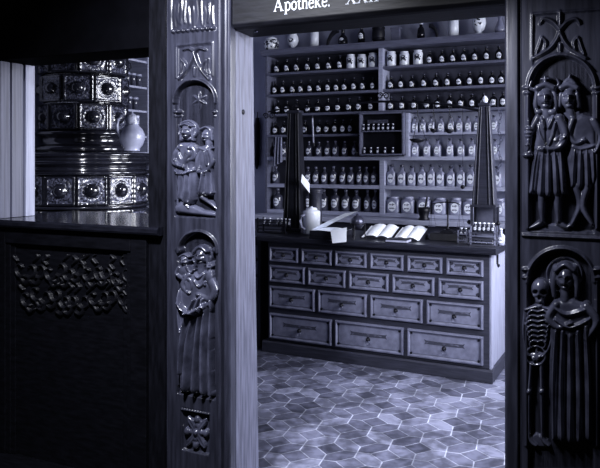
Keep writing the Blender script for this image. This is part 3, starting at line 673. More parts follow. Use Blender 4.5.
# ------------------------------------------------------------------ parapet with deep ledge
pp = thing('carved_parapet', 'black carved wooden parapet panel below the window opening', 'parapet', F, 0, 0)
m = MB(); m.box(-1.62, -0.478, 0.0, 0.2, 0.0, 1.255); m.build('body', M_black, pp)
m = MB()
m.box(-1.62, -1.44, -0.028, 0.0, 0.0, 1.255); m.box(-0.575, -0.478, -0.028, 0.0, 0.0, 1.255); m.box(-1.44, -0.575, -0.028, 0.0, 1.17, 1.255)
for k, d in ((0, 0.018), (1, 0.010)):
    m.box(-1.44+0.03*k, -1.44+0.03*(k+1), -d, 0.0, 0.0, 1.17); m.box(-0.575-0.03*(k+1), -0.575-0.03*k, -d, 0.0, 0.0, 1.17)
m.build('frame', M_black, pp, bevel=0.004)
m = MB(); m.prism([(-0.055, 1.262), (-0.045, 1.258), (-0.0115, 1.258), (-0.0115, 1.30), (-0.05, 1.30), (-0.06, 1.29), (-0.06, 1.272)], -0.478, -0.385, 'x'); m.prism([(-0.055, 1.262), (-0.045, 1.258), (0.0, 1.258), (0.66, 1.258), (0.66, 1.30), (-0.05, 1.30), (-0.06, 1.29), (-0.06, 1.272)], -1.60, -0.478, 'x')
o = m.build('ledge', M_blackpol, pp)
def frieze():
    R = Relief(14, 146, 254, 326, 0.6); rnd = random.Random(3)
    for row in range(2):
        for i in range(13):
            x = 22+i*9.6+row*4.5+rnd.uniform(-1.5, 1.5); y = 268+row*26+rnd.uniform(-4, 4)+i*0.5
            s_ = rnd.choice((-1, 1)); a0 = rnd.uniform(0, 1)
            pts = [(x+s_*(6.5-0.55*k)*math.cos(a0+k*0.62), y+(9-0.8*k)*math.sin(a0+k*0.62)) for k in range(9)]
            R.cap(pts, [1.7-0.14*k for k in range(9)], 2.6, 0.3)
            R.cap([(x, y+8), (x+s_*4, y+14), (x+s_*9, y+11)], [1.2, 2.2, 0.5], 2.6, 0.3)
            R.cap([(x-s_*3, y-8), (x-s_*7, y-13), (x-s_*4, y-17)], [1.0, 1.8, 0.5], 2.4, 0.3)
    R.mesh('carved_foliage', M_carvblack, pp, -0.001, eps=0.3, scale=0.006)
frieze()
# ------------------------------------------------------------------ tiled stove
su, sv = -2.0, 1.22
sto = thing('tiled_stove', 'black glazed round tower stove of relief tiles with dark medallions', 'stove', F, su, sv)
def tile_course(name, N, r, z0, z1, off, parent, vis=None):
    m = MB(); n = 22; hw = r*math.tan(PI/N); wd, ht = 2*hw, z1-z0
    for t in range(N):
        a = off+2*PI*t/N; c, s_ = math.cos(a), math.sin(a)
        vs, fm = [], []
        for j in range(n+1):
            for i in range(n+1):
                x = (i/n-0.5)*2; y = (j/n-0.5)*2; e = max(abs(x), abs(y)); d = math.hypot(x, y)
                h = 0.0
                if e > 0.98: h = -0.012
                elif e > 0.84: h = 0.014*math.sqrt(max(0, 1-((e-0.91)/0.075)**2))
                if 0.56 < d < 0.78: h = max(h, 0.012*math.sqrt(max(0, 1-((d-0.67)/0.11)**2))*(0.75+0.25*math.cos(16*math.atan2(y, x))))
                if d < 0.46: h = 0.006+0.042*math.sqrt(max(0, 1-(d/0.46)**2))
                if d > 0.78 and e < 0.84: h += 0.007*abs(math.sin(x*9)*math.sin(y*9))
                rr = r+h; tx = x*hw*0.985
                vs.append((rr*c-tx*s_, rr*s_+tx*c, z0+ht*(0.5+0.492*y)))
        o = len(m.v); m.v += vs
        for j in range(n):
            for i in range(n):
                x = ((i+0.5)/n-0.5)*2; y = ((j+0.5)/n-0.5)*2; d = math.hypot(x, y)
                m.f.append([o+j*(n+1)+i, o+j*(n+1)+i+1, o+(j+1)*(n+1)+i+1, o+(j+1)*(n+1)+i]); m.m.append(0 if d < 0.47 or max(abs(x), abs(y)) > 0.83 else 1); m.sm.append(True)
    m.lathe([(r-0.012, z0), (r-0.012, z1)], 48)
    return m.build(name, [M_glaze, M_glazer], parent, fix=False)
view = math.atan2(-sv-3.3, -su-0.32)
tile_course('tile_course', 14, 0.47, 0.98, 1.29, 0.1, sto); tile_course('tile_course', 14, 0.47, 1.31, 1.525, -1.18, sto)
MB().lathe([(0.47, 0.0), (0.50, 0.0), (0.50, 0.93), (0.53, 0.95), (0.53, 0.97), (0.47, 0.98)], 48).build('plinth', M_glaze, sto)
MB().lathe([(0.47, 1.29), (0.50, 1.292), (0.505, 1.30), (0.50, 1.308), (0.47, 1.31)], 48).build('bead', M_glaze, sto)
MB().lathe([(0.46, 1.525), (0.50, 1.527), (0.512, 1.54), (0.50, 1.553), (0.475, 1.556), (0.478, 1.585), (0.515, 1.600), (0.53, 1.613), (0.515, 1.626), (0.485, 1.63), (0.488, 1.65), (0.508, 1.658), (0.508, 1.676), (0.48, 1.684), (0.0, 1.69)], 56).build('cornice', M_glaze, sto)
MB().lathe([(0.36, 1.6895), (0.37, 1.70), (0.37, 1.72), (0.345, 1.735), (0.32, 1.745), (0.33, 1.80), (0.355, 1.812), (0.355, 1.83), (0.31, 1.84)], 48).build('tower_foot', M_glaze, sto)
zr = [1.835, 2.04, 2.245, 2.45, 2.655]
for i in range(4): tile_course('tile_course', 9, 0.30, zr[i]+0.004, zr[i+1]-0.004, -0.98+((i+1) % 2)*PI/9, sto)
MB().lathe([(0.29, 2.66), (0.36, 2.665), (0.38, 2.70), (0.36, 2.73), (0.31, 2.74), (0.2, 2.81), (0.0, 2.84)], 40).build('crown', M_glaze, sto)
# grey jug on the stove cornice
ju, jv = F.u(132, 1.19), 1.19
for jv in (0.99,): ju = F.u(132, jv)
jg = thing('stoneware_jug', 'grey stoneware jug with strap handle standing on the stove cornice', 'jug', F, ju, jv, 1.691)
MB().lathe([(0.0, 0), (0.052, 0), (0.054, 0.008), (0.05, 0.016), (0.072, 0.04), (0.086, 0.08), (0.086, 0.115), (0.07, 0.15), (0.052, 0.168), (0.046, 0.178)], 28).build('body', M_stone, jg)
MB().lathe([(0.046, 0.179), (0.051, 0.184), (0.047, 0.195), (0.05, 0.215), (0.047, 0.232), (0.052, 0.24), (0.046, 0.244), (0.036, 0.238)], 24).build('neck', M_stonep, jg)
MB().tube([(-0.03, -0.034, 0.228), (-0.05, -0.055, 0.24), (-0.062, -0.07, 0.215), (-0.066, -0.075, 0.17), (-0.058, -0.078, 0.13), (-0.045, -0.07, 0.10)], [0.011, 0.013, 0.013, 0.012, 0.012, 0.01], 10).build('handle', M_stone, jg)
MB().lathe([(0.0, 0.234), (0.03, 0.236), (0.026, 0.25), (0.01, 0.256), (0.008, 0.268), (0.0, 0.27)], 16).build('lid', M_stone, jg)
# ------------------------------------------------------------------ bottles and jars
def label_patch(r, w_, h_, zc, oval=True, n=8, flat=False):
    m = MB(); vs = []; fs = []
    if oval:
        rows = 9
        for j in range(rows+1):
            t = -1+2*j/rows; half = (w_/2)*math.sqrt(max(0.02, 1-t*t))
            for i in range(n+1):
                x = (-1+2*i/n)*half
                y = -r if flat else -math.sqrt(max(1e-6, r*r-x*x))
                vs.append((x, y, zc+t*h_/2))
        N = rows
    else:
        for j in range(2):
            for i in range(n+1):
                x = (-1+2*i/n)*w_/2; y = -r if flat else -math.sqrt(max(1e-6, r*r-x*x)); vs.append((x, y, zc+(j-0.5)*h_))
        N = 1
    for j in range(N):
        for i in range(n): fs.append((j*(n+1)+i, j*(n+1)+i+1, (j+1)*(n+1)+i+1, (j+1)*(n+1)+i))
    m.quadset(vs, fs, 0, not flat); return m
PROTO = {}
def proto(kind):
    if kind in PROTO: return PROTO[kind]
    far = (0, 0, 0)
    if kind in ('small', 'mid', 'large'):
        H, R_ = {'small': (0.150, 0.036), 'mid': (0.165, 0.036), 'large': (0.225, 0.052)}[kind]
        gl = {'small': M_dglass, 'mid': M_mglass, 'large': M_mglass}[kind]
        m = MB().lathe([(0, 0), (R_*0.93, 0), (R_, H*0.03), (R_, H*0.55), (R_*0.9, H*0.63), (R_*0.5, H*0.70), (R_*0.36, H*0.74), (R_*0.34, H*0.84), (R_*0.48, H*0.86), (R_*0.48, H*0.88), (R_*0.3, H*0.88)], 18)
        o = m.build('medicine_bottle', gl, None, far)
        MB().lathe([(R_*0.27, H*0.882), (R_*0.3, H*0.90), (R_*0.42, H*0.94), (R_*0.40, H*0.98), (R_*0.2, H), (0, H)], 12).build('stopper', M_cglass if kind != 'small' else M_mglass, o)
        lw, lh = R_*1.3, H*0.40
        label_patch(R_*1.02, lw, lh, H*0.34).build('paper_label', M_label if kind != 'large' else M_label2, o)
    elif kind in ('clear', 'bigclear'):        # square-shouldered pale bottles
        H, R_ = {'clear': (0.175, 0.037), 'bigclear': (0.205, 0.044)}[kind]
        m = MB().lathe([(0, 0), (R_*0.95, 0), (R_, H*0.03), (R_, H*0.56), (R_*0.92, H*0.62), (R_*0.5, H*0.69), (R_*0.38, H*0.72), (R_*0.38, H*0.82), (R_*0.5, H*0.835), (R_*0.5, H*0.855), (R_*0.3, H*0.855)], 24, power=5)
        o = m.build('medicine_bottle', M_cglass, None, far)
        MB().lathe([(R_*0.27, H*0.857), (R_*0.32, H*0.89), (R_*0.5, H*0.93), (R_*0.46, H*0.98), (0, H)], 12).build('stopper', M_mglass, o)
        label_patch(R_*1.015, R_*1.3, H*0.44, H*0.33, flat=True).build('paper_label', M_label2 if kind == 'clear' else M_label, o)
    elif kind == 'square':                    # wide jars with tin caps
        H, R_ = 0.165, 0.066
        m = MB().lathe([(0, 0), (R_*0.96, 0), (R_, H*0.03), (R_, H*0.70), (R_*0.93, H*0.78), (R_*0.74, H*0.83), (R_*0.74, H*0.87)], 28, power=6)
        o = m.build('wide_jar', M_cglass, None, far)
        MB().lathe([(R_*0.80, H*0.872), (R_*0.82, H*0.88), (R_*0.82, H*0.97), (R_*0.7, H), (0, H)], 24).build('lid', M_stone, o)
        label_patch(R_*1.012, R_*1.25, H*0.60, H*0.40, flat=True).build('paper_label', M_label2, o)
    elif kind == 'albarello':
        H, R_ = 0.155, 0.05
        m = MB().lathe([(0, 0), (R_*0.86, 0), (R_*0.9, H*0.03), (R_, H*0.12), (R_*0.94, H*0.4), (R_, H*0.74), (R_*0.92, H*0.82), (R_*0.78, H*0.86), (R_*0.78, H*0.91)], 24)
        o = m.build('apothecary_jar', M_white, None, far)
        MB().lathe([(R_*0.80, H*0.912), (R_*0.86, H*0.93), (R_*0.82, H*0.965), (R_*0.3, H), (0, H)], 20).build('lid', M_white, o)
        label_patch(R_*1.015, R_*1.4, H*0.46, H*0.48, oval=True).build('painted_label', M_whitepat, o)
    elif kind == 'vial':
        H, R_ = 0.07, 0.016
        o = MB().lathe([(0, 0), (R_, 0.0005), (R_, H*0.62), (R_*0.5, H*0.75), (R_*0.5, H*0.84)], 12).build('glass_vial', M_mglass, None, far)
        MB().lathe([(R_*0.55, H*0.842), (R_*0.75, H*0.86), (R_*0.75, H*0.97), (R_*0.5, H), (0, H)], 10).build('cap', M_silver, o)
        label_patch(R_*1.04, R_*1.5, H*0.34, H*0.34, oval=True).build('paper_label', M_label, o)
    elif kind == 'tin':
        H, R_ = 0.115, 0.029
        o = MB().lathe([(0, 0), (R_, 0.0005), (R_, H*0.75), (R_*0.9, H*0.82)], 16).build('storage_jar', M_mglass, None, far)
        MB().lathe([(R_*0.92, H*0.822), (R_*1.05, H*0.83), (R_*1.05, H*0.97), (R_*0.9, H), (0, H)], 16).build('lid', M_stone, o)
    o['category'] = {'albarello': 'jar', 'square': 'jar', 'vial': 'vial', 'tin': 'jar'}.get(kind, 'bottle')
    PROTO[kind] = [o, False]; return PROTO[kind]
def place(kind, loc, rz, label, group, scale=1.0):
    pr_ = proto(kind); o0 = pr_[0]
    if not pr_[1]:
        pr_[1] = True; o = o0; o.location = loc; o.rotation_euler = (0, 0, rz); o['label'] = label; o['group'] = group
    else:
        o = dup(o0, o0.name.split('.')[0], loc, rz, label, group)
    o.scale = (scale,)*3
    return o
ORD = ['first', 'second', 'third', 'fourth', 'fifth', 'sixth', 'seventh', 'eighth', 'ninth', 'tenth', 'eleventh', 'twelfth', 'thirteenth']
# ------------------------------------------------------------------ the great bottle shelf
SV = 3.85; SB = SV+0.22
uA, uZ = F.u(267, SV), 1.15
SZ = [2.567, 2.337, 2.125, 1.90, 1.665, 1.375, 1.10]
sh = thing('bottle_shelf', 'tall grey painted pharmacy shelving filled with rows of labelled bottles', 'shelf', F, 0, 0)
uD = F.u(381, SV); uE = F.u(406, SV); uG = F.u(382.5, SV)
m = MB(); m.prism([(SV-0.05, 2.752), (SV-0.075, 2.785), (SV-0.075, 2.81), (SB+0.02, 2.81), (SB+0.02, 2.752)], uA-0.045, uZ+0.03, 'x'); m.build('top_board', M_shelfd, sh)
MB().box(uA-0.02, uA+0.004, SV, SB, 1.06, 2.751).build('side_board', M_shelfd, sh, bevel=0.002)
MB().box(uZ-0.004, uZ+0.02, SV, SB, 1.06, 2.751).build('side_board', M_shelf, sh, bevel=0.002)
MB().box(uD-0.025, uD+0.02, SV-0.006, SB, SZ[2], 2.751).build('divider', M_shelf, sh, bevel=0.002)
MB().box(uE-0.02, uE+0.03, SV-0.006, SB, SZ[4], SZ[2]-0.03).build('divider', M_shelf, sh, bevel=0.002)
MB().box(uG-0.03, uG+0.02, SV-0.006, SB, 1.06, SZ[4]-0.035).build('divider', M_shelf, sh, bevel=0.002)
for i, z in enumerate(SZ):
    th = 0.026 if i < 4 else 0.038
    segs = [(uA, uD-0.025), (uD+0.02, uZ)] if i < 2 else ([(uA, uZ)] if i in (2, 4) else ([(uA, F.u(358, SV)), (uE+0.03, uZ)] if i == 3 else [(uA, uG-0.03), (uG+0.02, uZ)]))
    for a, b in segs:
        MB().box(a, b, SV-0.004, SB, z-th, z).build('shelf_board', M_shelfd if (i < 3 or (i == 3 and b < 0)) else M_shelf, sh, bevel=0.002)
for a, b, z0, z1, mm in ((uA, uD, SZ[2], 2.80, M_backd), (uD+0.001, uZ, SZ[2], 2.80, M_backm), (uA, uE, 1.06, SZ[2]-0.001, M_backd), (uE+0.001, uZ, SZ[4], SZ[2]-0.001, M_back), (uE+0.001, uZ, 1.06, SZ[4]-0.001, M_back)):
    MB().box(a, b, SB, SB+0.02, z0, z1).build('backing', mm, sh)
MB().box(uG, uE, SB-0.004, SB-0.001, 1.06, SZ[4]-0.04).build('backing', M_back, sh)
# back counter the shelving stands on
bc = thing('back_counter', 'long low back counter carrying the bottle shelving behind the drawer counter', 'cabinet', F, 0, 0)
MB().box(uA-0.03, uZ+0.03, SV-0.22, SB+0.02, 0.005, 1.012).build('carcass', M_counter, bc)
MB().box(uA-0.05, uZ+0.05, SV-0.26, SB+0.02, 1.014, 1.058).build('top', M_shelf, bc, bevel=0.004)
rowname = ['top', 'second', 'third', 'fourth', 'fifth', 'sixth', 'bottom']
def row(i, xs, kind, bay, v=None, sc=1.0, desc=None):
    v = SV+0.085 if v is None else v
    d = desc or {'small': 'small dark bottle with oval white label', 'mid': 'smoky bottle with oval white label', 'large': 'tall smoky bottle with white label', 'clear': 'pale square-shouldered bottle with white label', 'bigclear': 'pale glass bottle with oval white label', 'albarello': 'white ceramic jar with painted script', 'square': 'wide pale glass jar with capped lid'}[kind]
    R_ = {'small': 0.036, 'mid': 0.036, 'large': 0.052, 'clear': 0.037, 'bigclear': 0.044, 'albarello': 0.05, 'square': 0.066}[kind]*sc*1.04
    us = [F.u(x, v) for x in xs]; obs = [uA+0.004, uZ-0.004]
    div = [(uD-0.025, uD+0.02)] if i < 3 else ([(uE-0.02, uE+0.03)] if i in (3, 4) else [(uG-0.03, uG+0.02)])
    for k in range(len(us)):
        us[k] = min(max(us[k], uA+0.006+R_), uZ-0.006-R_)
        for a, b in div:
            if a-R_ < us[k] < b+R_: us[k] = a-R_-0.003 if us[k] < (a+b)/2 else b+R_+0.003
    for k, u_ in enumerate(us):
        g_ = min([abs(u_-q)/2 for q in us if q != u_] or [1])
        xy = min(1.0, (g_-0.0015)/R_)
        lab = '%s, %s from left, %s row, %s bay' % (d, ORD[k], rowname[i], bay)
        o = place(kind, F.w(u_, v, SZ[i]+0.001), -F.a+(random.uniform(-0.12, 0.12) if kind not in ('square', 'bigclear', 'clear') else 0.0), lab, '%ss in the %s shelf row, %s bay' % ({'albarello': 'white jar', 'square': 'wide jar'}.get(kind, 'bottle'), rowname[i], bay), 1.0)
        z_ = sc*random.uniform(0.96, 1.04); o.scale = (sc*xy, sc*xy, z_)
row(0, [277, 287, 297, 308, 318, 329, 340], 'small', 'stove-side'); row(0, [351, 362, 373], 'albarello', 'stove-side')
row(0, [391.5, 404.5, 418], 'albarello', 'window-side'); row(0, [429.5, 442, 453, 464, 475, 486.5, 499], 'small', 'window-side', sc=0.95)
row(1, [275, 283, 293, 301, 310, 319, 328, 336.5, 344.5, 354, 363, 373], 'small', 'stove-side', sc=0.95)
row(1, [391, 401, 412, 424, 436, 447.5, 459, 469.5, 481, 492, 501.5], 'small', 'window-side', sc=0.95)
row(2, [278, 287, 297, 308, 318, 328, 338, 349, 359, 371], 'small', 'stove-side')
row(2, [391, 402, 414, 427, 438, 450, 461, 472, 483.5, 493.5, 503], 'small', 'window-side', sc=0.97)
row(3, [275.5, 284, 305, 319, 327, 335, 343, 351], 'small', 'stove-side'); row(3, [414, 423, 431.5, 441, 451, 459.5, 468, 477, 494], 'clear', 'window-side', sc=0.9)
row(4, [276, 284, 309, 319, 327.5, 335.5, 345, 355], 'mid', 'stove-side')
row(4, [415, 427, 437.5, 450, 461, 472, 483, 495], 'clear', 'window-side', sc=0.98)
row(5, [276, 308, 316, 324.5, 333.5, 343, 351, 359.5, 366.5, 374.5], 'mid', 'stove-side', sc=1.12)
row(5, [390, 402, 412, 422, 431.5, 440.5, 451, 461, 471, 484, 497], 'bigclear', 'window-side')
row(6, [278, 309, 324, 335.5, 346, 356.5, 367.5, 375.5], 'large', 'stove-side')
row(6, [393.5, 408.5, 424.5, 440, 456, 469.5, 485, 499], 'square', 'window-side')
# objects on top of the shelving
TZ = 2.811
def topthing(name, label, cat, px, v=SV+0.03): return thing(name, label, cat, F, F.u(px, v), v, TZ)
t = topthing('lidded_pot', 'white broad pot at the stove end of the shelf top', 'pot', 271.5)
MB().lathe([(0, 0), (0.06, 0), (0.075, 0.03), (0.085, 0.08), (0.075, 0.11), (0.06, 0.12)], 24).build('body', M_whitepat, t); MB().lathe([(0.062, 0.121), (0.066, 0.13), (0.03, 0.15), (0.0, 0.155)], 20).build('lid', M_white, t)
t = topthing('footed_urn', 'round white urn on a small foot, second along the shelf top', 'urn', 293)
MB().lathe([(0, 0), (0.04, 0), (0.035, 0.012), (0.02, 0.022), (0.05, 0.05), (0.062, 0.09), (0.058, 0.13), (0.04, 0.16), (0.045, 0.17)], 24).build('body', M_white, t); label_patch(0.063, 0.06, 0.05, 0.09).build('painted_label', M_whitepat, t)
t = topthing('pharmacy_cylinder', 'plain white cylinder jar beside the dark horn on the shelf top', 'jar', 314.5)
MB().lathe([(0, 0), (0.046, 0), (0.046, 0.16), (0.04, 0.165)], 20).build('body', M_white, t); MB().lathe([(0.041, 0.166), (0.048, 0.168), (0.048, 0.19), (0.0, 0.195)], 20).build('lid', M_white, t)
t = topthing('curved_horn', 'dark curved horn leaning beside the plain white cylinder', 'horn', 329)
MB().tube([(-0.02, 0, 0.012), (-0.008, 0, 0.06), (0.02, 0, 0.11), (0.06, 0, 0.15), (0.10, 0, 0.165)], [0.012, 0.018, 0.022, 0.026, 0.03], 12).build('horn', M_leather, t)
t = topthing('flask', 'squat dark flask with pale neck label on the shelf top', 'flask', 343)
MB().lathe([(0, 0), (0.045, 0), (0.05, 0.03), (0.045, 0.08), (0.02, 0.11), (0.018, 0.15), (0.024, 0.155)], 20).build('body', M_dglass, t); label_patch(0.05, 0.045, 0.03, 0.06).build('paper_label', M_label, t); MB().lathe([(0.017, 0.156), (0.02, 0.17), (0.0, 0.18)], 12).build('stopper', M_mglass, t)
t = topthing('flask', 'tall dark flask with white label near the shelf divider', 'flask', 361.5)
MB().lathe([(0, 0), (0.035, 0), (0.035, 0.11), (0.016, 0.14), (0.016, 0.17), (0.02, 0.172)], 18).build('body', M_dglass, t); label_patch(0.0355, 0.05, 0.06, 0.08).build('paper_label', M_label2, t); MB().lathe([(0.012, 0.173), (0.014, 0.19), (0.0, 0.195)], 12).build('stopper', M_mglass, t)
t = topthing('wooden_cask', 'dark wooden cask at the middle of the shelf top', 'cask', 378.5)
MB().lathe([(0, 0), (0.05, 0), (0.062, 0.06), (0.064, 0.10), (0.055, 0.17), (0, 0.17)], 20).build('body', M_leather, t)
for z in (0.03, 0.14): MB().lathe([(0.057, z), (0.0655, z), (0.0655, z+0.015), (0.057, z+0.015)], 20).build('hoop', M_iron, t)
t = topthing('storage_box', 'dark box with overhanging lid beside the wooden cask', 'box', 396)
MB().box(-0.045, 0.045, -0.03, 0.03, 0, 0.12).build('body', M_shelfd, t, bevel=0.003); MB().box(-0.05, 0.05, -0.035, 0.035, 0.121, 0.14).build('lid', M_shelfd, t, bevel=0.003)
t = topthing('flask', 'dark flask with bright round glass stopper on the shelf top', 'flask', 421)
MB().lathe([(0, 0), (0.036, 0), (0.038, 0.06), (0.03, 0.11), (0.015, 0.13), (0.015, 0.15)], 18).build('body', M_dglass, t); MB().lathe([(0.012, 0.151), (0.02, 0.165), (0.02, 0.185), (0.0, 0.20)], 14).build('stopper', M_silver, t)
t = topthing('curved_horn', 'dark arching horn between the stoppered flask and white cylinder', 'horn', 434)
MB().tube([(-0.045, 0, 0.13), (-0.02, 0, 0.125), (0.015, 0, 0.09), (0.03, 0, 0.04), (0.03, 0, 0.012)], [0.02, 0.02, 0.017, 0.014, 0.012], 12).build('horn', M_leather, t)
t = topthing('pharmacy_cylinder', 'plain white cylinder jar beside the large white urn', 'jar', 453.5)
MB().lathe([(0, 0), (0.05, 0), (0.05, 0.15), (0.044, 0.156)], 20).build('body', M_white, t); MB().lathe([(0.045, 0.157), (0.052, 0.16), (0.052, 0.18), (0.0, 0.185)], 20).build('lid', M_white, t)
t = topthing('footed_urn', 'large white urn with painted oval near the window end', 'urn', 479)
MB().lathe([(0, 0), (0.05, 0), (0.045, 0.012), (0.022, 0.03), (0.05, 0.055), (0.066, 0.11), (0.062, 0.16), (0.045, 0.19), (0.05, 0.20)], 26).build('body', M_white, t); label_patch(0.0675, 0.07, 0.07, 0.115).build('painted_label', M_whitepat, t)
t = topthing('glass_carafe', 'grey glass carafe at the window end of the shelf top', 'carafe', 500)
MB().lathe([(0, 0), (0.045, 0), (0.05, 0.05), (0.03, 0.10), (0.018, 0.13), (0.024, 0.17)], 18).build('body', M_cglass, t); MB().lathe([(0.015, 0.171), (0.02, 0.185), (0.0, 0.20)], 12).build('stopper', M_cglass, t)
# ------------------------------------------------------------------ hanging vial case
hv = SV-0.10
a, b = F.u(359, hv), F.u(403.5, hv); z0, z1 = F.z(381, 155.5, hv), F.z(381, 112, hv)
hc = thing('hanging_vial_case', 'dark open case of small vials hung on the middle of the shelving', 'case', F, 0, 0)
MB().box(a, b, hv+0.075, hv+0.085, z0, z1).build('backing', M_iron, hc)
m = MB(); m.box(a, a+0.018, hv, hv+0.075, z0, z1); m.box(b-0.018, b, hv, hv+0.075, z0, z1); m.box(a, b, hv, hv+0.075, z1-0.018, z1); m.box(a, b, hv, hv+0.075, z0, z0+0.018)
m.build('frame', M_shelfd, hc, bevel=0.002)
zs1 = F.z(381, 130.5, hv)
MB().box(a+0.019, b-0.019, hv+0.004, hv+0.074, zs1-0.012, zs1).build('inner_shelf', M_shelfd, hc)
m = MB(); m.box(F.u(366, hv), F.u(386, hv), hv+0.04, hv+0.07, zs1+0.075, zs1+0.11); m.build('header_label', M_strip, hc)
for k, x in enumerate([363.5, 368.5, 373.5, 378.5, 383, 388, 393]): place('vial', F.w(F.u(x, hv+0.03), hv+0.03, zs1+0.001), -F.a, 'small vial, %s from left on upper shelf of hanging case' % ORD[k], 'vials in the hanging case', 0.95)
for k, x in enumerate([364.5, 371, 377.5, 385, 393]): place('vial', F.w(F.u(x, hv+0.03), hv+0.03, z0+0.019), -F.a, 'small vial, %s from left on lower shelf of hanging case' % ORD[k], 'vials in the hanging case', 0.9)
# ------------------------------------------------------------------ drawer counter
KL = dict(loc=(K.X0, K.Z0, 0), rz=-K.a)
ck = thing('drawer_counter', 'long apothecary counter with eighteen drawers in four rows', 'counter', K, 0, 0)
x0, x1, CD = -1.885, -0.025, 0.72; CT = 0.99
MB().box(x0, x1-0.003, 0.012, CD, 0.1, 0.94).build('carcass', M_counter, ck, bevel=0.003)
m = MB(); m.prism([(-0.012, 0.005), (-0.012, 0.085), (0.0, 0.098), (CD, 0.10), (CD, 0.005)], -1.93, 0.0, 'x'); m.build('plinth', M_counter, ck)
m = MB(); m.prism([(-0.045, 0.945), (-0.03, 0.941), (CD+0.02, 0.941), (CD+0.02, CT), (-0.045, CT), (-0.055, 0.98), (-0.055, 0.955)], -1.96, 0.03, 'x'); m.build('counter_top', M_ctop, ck)
m = MB(); m.box(x1-0.002, x1+0.006, 0.013, CD, 0.1, 0.94); m.box(x1+0.006, x1+0.012, 0.013, 0.09, 0.1, 0.94); m.box(x1+0.006, x1+0.012, CD-0.08, CD, 0.1, 0.94); m.build('side_panel', M_side, ck)
MB().tube([(0.02, 0.06, 0.935), (0.02, 0.06, 0.87), (0.03, 0.05, 0.85), (0.035, 0.04, 0.865)], 0.008, 8).build('hook', M_iron, ck)
rows_ = [(6, 0.772, 0.897, 'mid'), (5, 0.600, 0.742, 'mid'), (4, 0.384, 0.566, 'wide'), (3, 0.122, 0.336, 'wide')]
for ri, (n, za, zb_, kind) in enumerate(rows_):
    A, B = x0+0.02, x1-0.045; gap = 0.03; wd = (B-A-gap*(n-1))/n
    for d in range(n):
        l = A+d*(wd+gap); r = l+wd; cx, cz = (l+r)/2, (za+zb_)/2; hx, hz = (r-l)/2, (zb_-za)/2
        m = MB()
        # picture-frame moulding in rings: (inset, depth)
        rings = [(0.0, 0.011), (0.004, -0.012), (0.013, -0.014), (0.022, -0.002), (0.026, 0.0)]
        vs = []
        for ins, y in rings:
            vs += [(-hx+ins, y, -hz+ins), (hx-ins, y, -hz+ins), (hx-ins, y, hz-ins), (-hx+ins, y, hz-ins)]
        for j in range(len(rings)-1):
            m.quadset(vs, [(j*4+i, j*4+(i+1) % 4, (j+1)*4+(i+1) % 4, (j+1)*4+i) for i in range(4)], 0)
        m.quadset(vs[-4:], [(0, 1, 2, 3)], 1)
        dr = m.build('drawer', [M_mould, M_counter if ri < 2 else M_drawer], ck, (cx, 0, cz), fix=False)
        # painted panel with clipped corners
        ix, iz = hx-0.033, hz-0.031; cc = 0.022 if ri < 2 else 0.012
        pol = [(-ix+cc, -iz), (ix-cc, -iz), (ix-cc, -iz+cc*0.5), (ix-cc*0.4, -iz+cc), (ix, -iz+cc), (ix, iz-cc), (ix-cc*0.4, iz-cc), (ix-cc, iz-cc*0.5), (ix-cc, iz), (-ix+cc, iz), (-ix+cc, iz-cc*0.5), (-ix+cc*0.4, iz-cc), (-ix, iz-cc), (-ix, -iz+cc), (-ix+cc*0.4, -iz+cc), (-ix+cc, -iz+cc*0.5)]
        MB().prism(pol, -0.003, 0.0005, 'y').build('painted_panel', M_cart, dr)
        m = MB()
        for sx in (-1, 1):
            for sz in (-1, 1): m.lathe([(0, 0.0), (0.006, 0.001), (0.005, 0.004), (0, 0.005)], 8, (0, 0, 0))
        k = 0
        # corner studs
        m = MB()
        for sx in (-1, 1):
            for sz in (-1, 1):
                px_, pz_ = sx*(ix+0.001), sz*(iz+0.001)
                m.prism([(px_+(0.006 if ri < 2 else 0.009)*math.cos(t*PI/4), pz_+(0.006 if ri < 2 else 0.009)*math.sin(t*PI/4)) for t in range(8)], -0.006, 0.0, 'y')
        m.build('corner_rivet', M_iron, dr)
        # script strip: a slightly bowed banner with pointed ends
        sl = ix*(0.62 if ri < 3 else 0.55); zc = iz*0.36 if ri < 2 else iz*0.26; sh_ = 0.010 if ri < 2 else 0.013
        top = [(-sl+2*sl*i/10, zc+sh_+0.008*math.sin(PI*i/10)*(-1 if ri > 1 else 1)*0.4) for i in range(11)]
        bot = [(x_, z_-2*sh_) for x_, z_ in reversed(top)]
        MB().prism([(-sl-0.014, zc+sh_*1.5), ]+top+[(sl+0.014, zc+sh_*1.5), (sl+0.004, zc)]+[(sl+0.014, zc-sh_*1.5)]+bot+[(-sl-0.014, zc-sh_*1.5), (-sl-0.004, zc)], -0.0045, -0.0032, 'y').build('script_strip', M_strip, dr)
        kz = -iz*0.12 if ri < 2 else -iz*0.18
        rp = MB().lathe([(0, 0), (0.016, 0.0), (0.017, 0.004), (0.010, 0.008), (0.008, 0.016), (0.012, 0.022), (0.010, 0.028), (0, 0.03)], 14).build('knob', M_iron, dr, (0, -0.004, kz)); rp.rotation_euler = (PI/2, 0, 0)
        rr = 0.014 if ri < 2 else 0.017
        MB().tube([(rr*math.cos(t*PI/8), -rr-0.006+rr*math.sin(t*PI/8), 0.020) for t in range(16)], 0.0028, 6, close=True).build('ring', M_brass, rp)
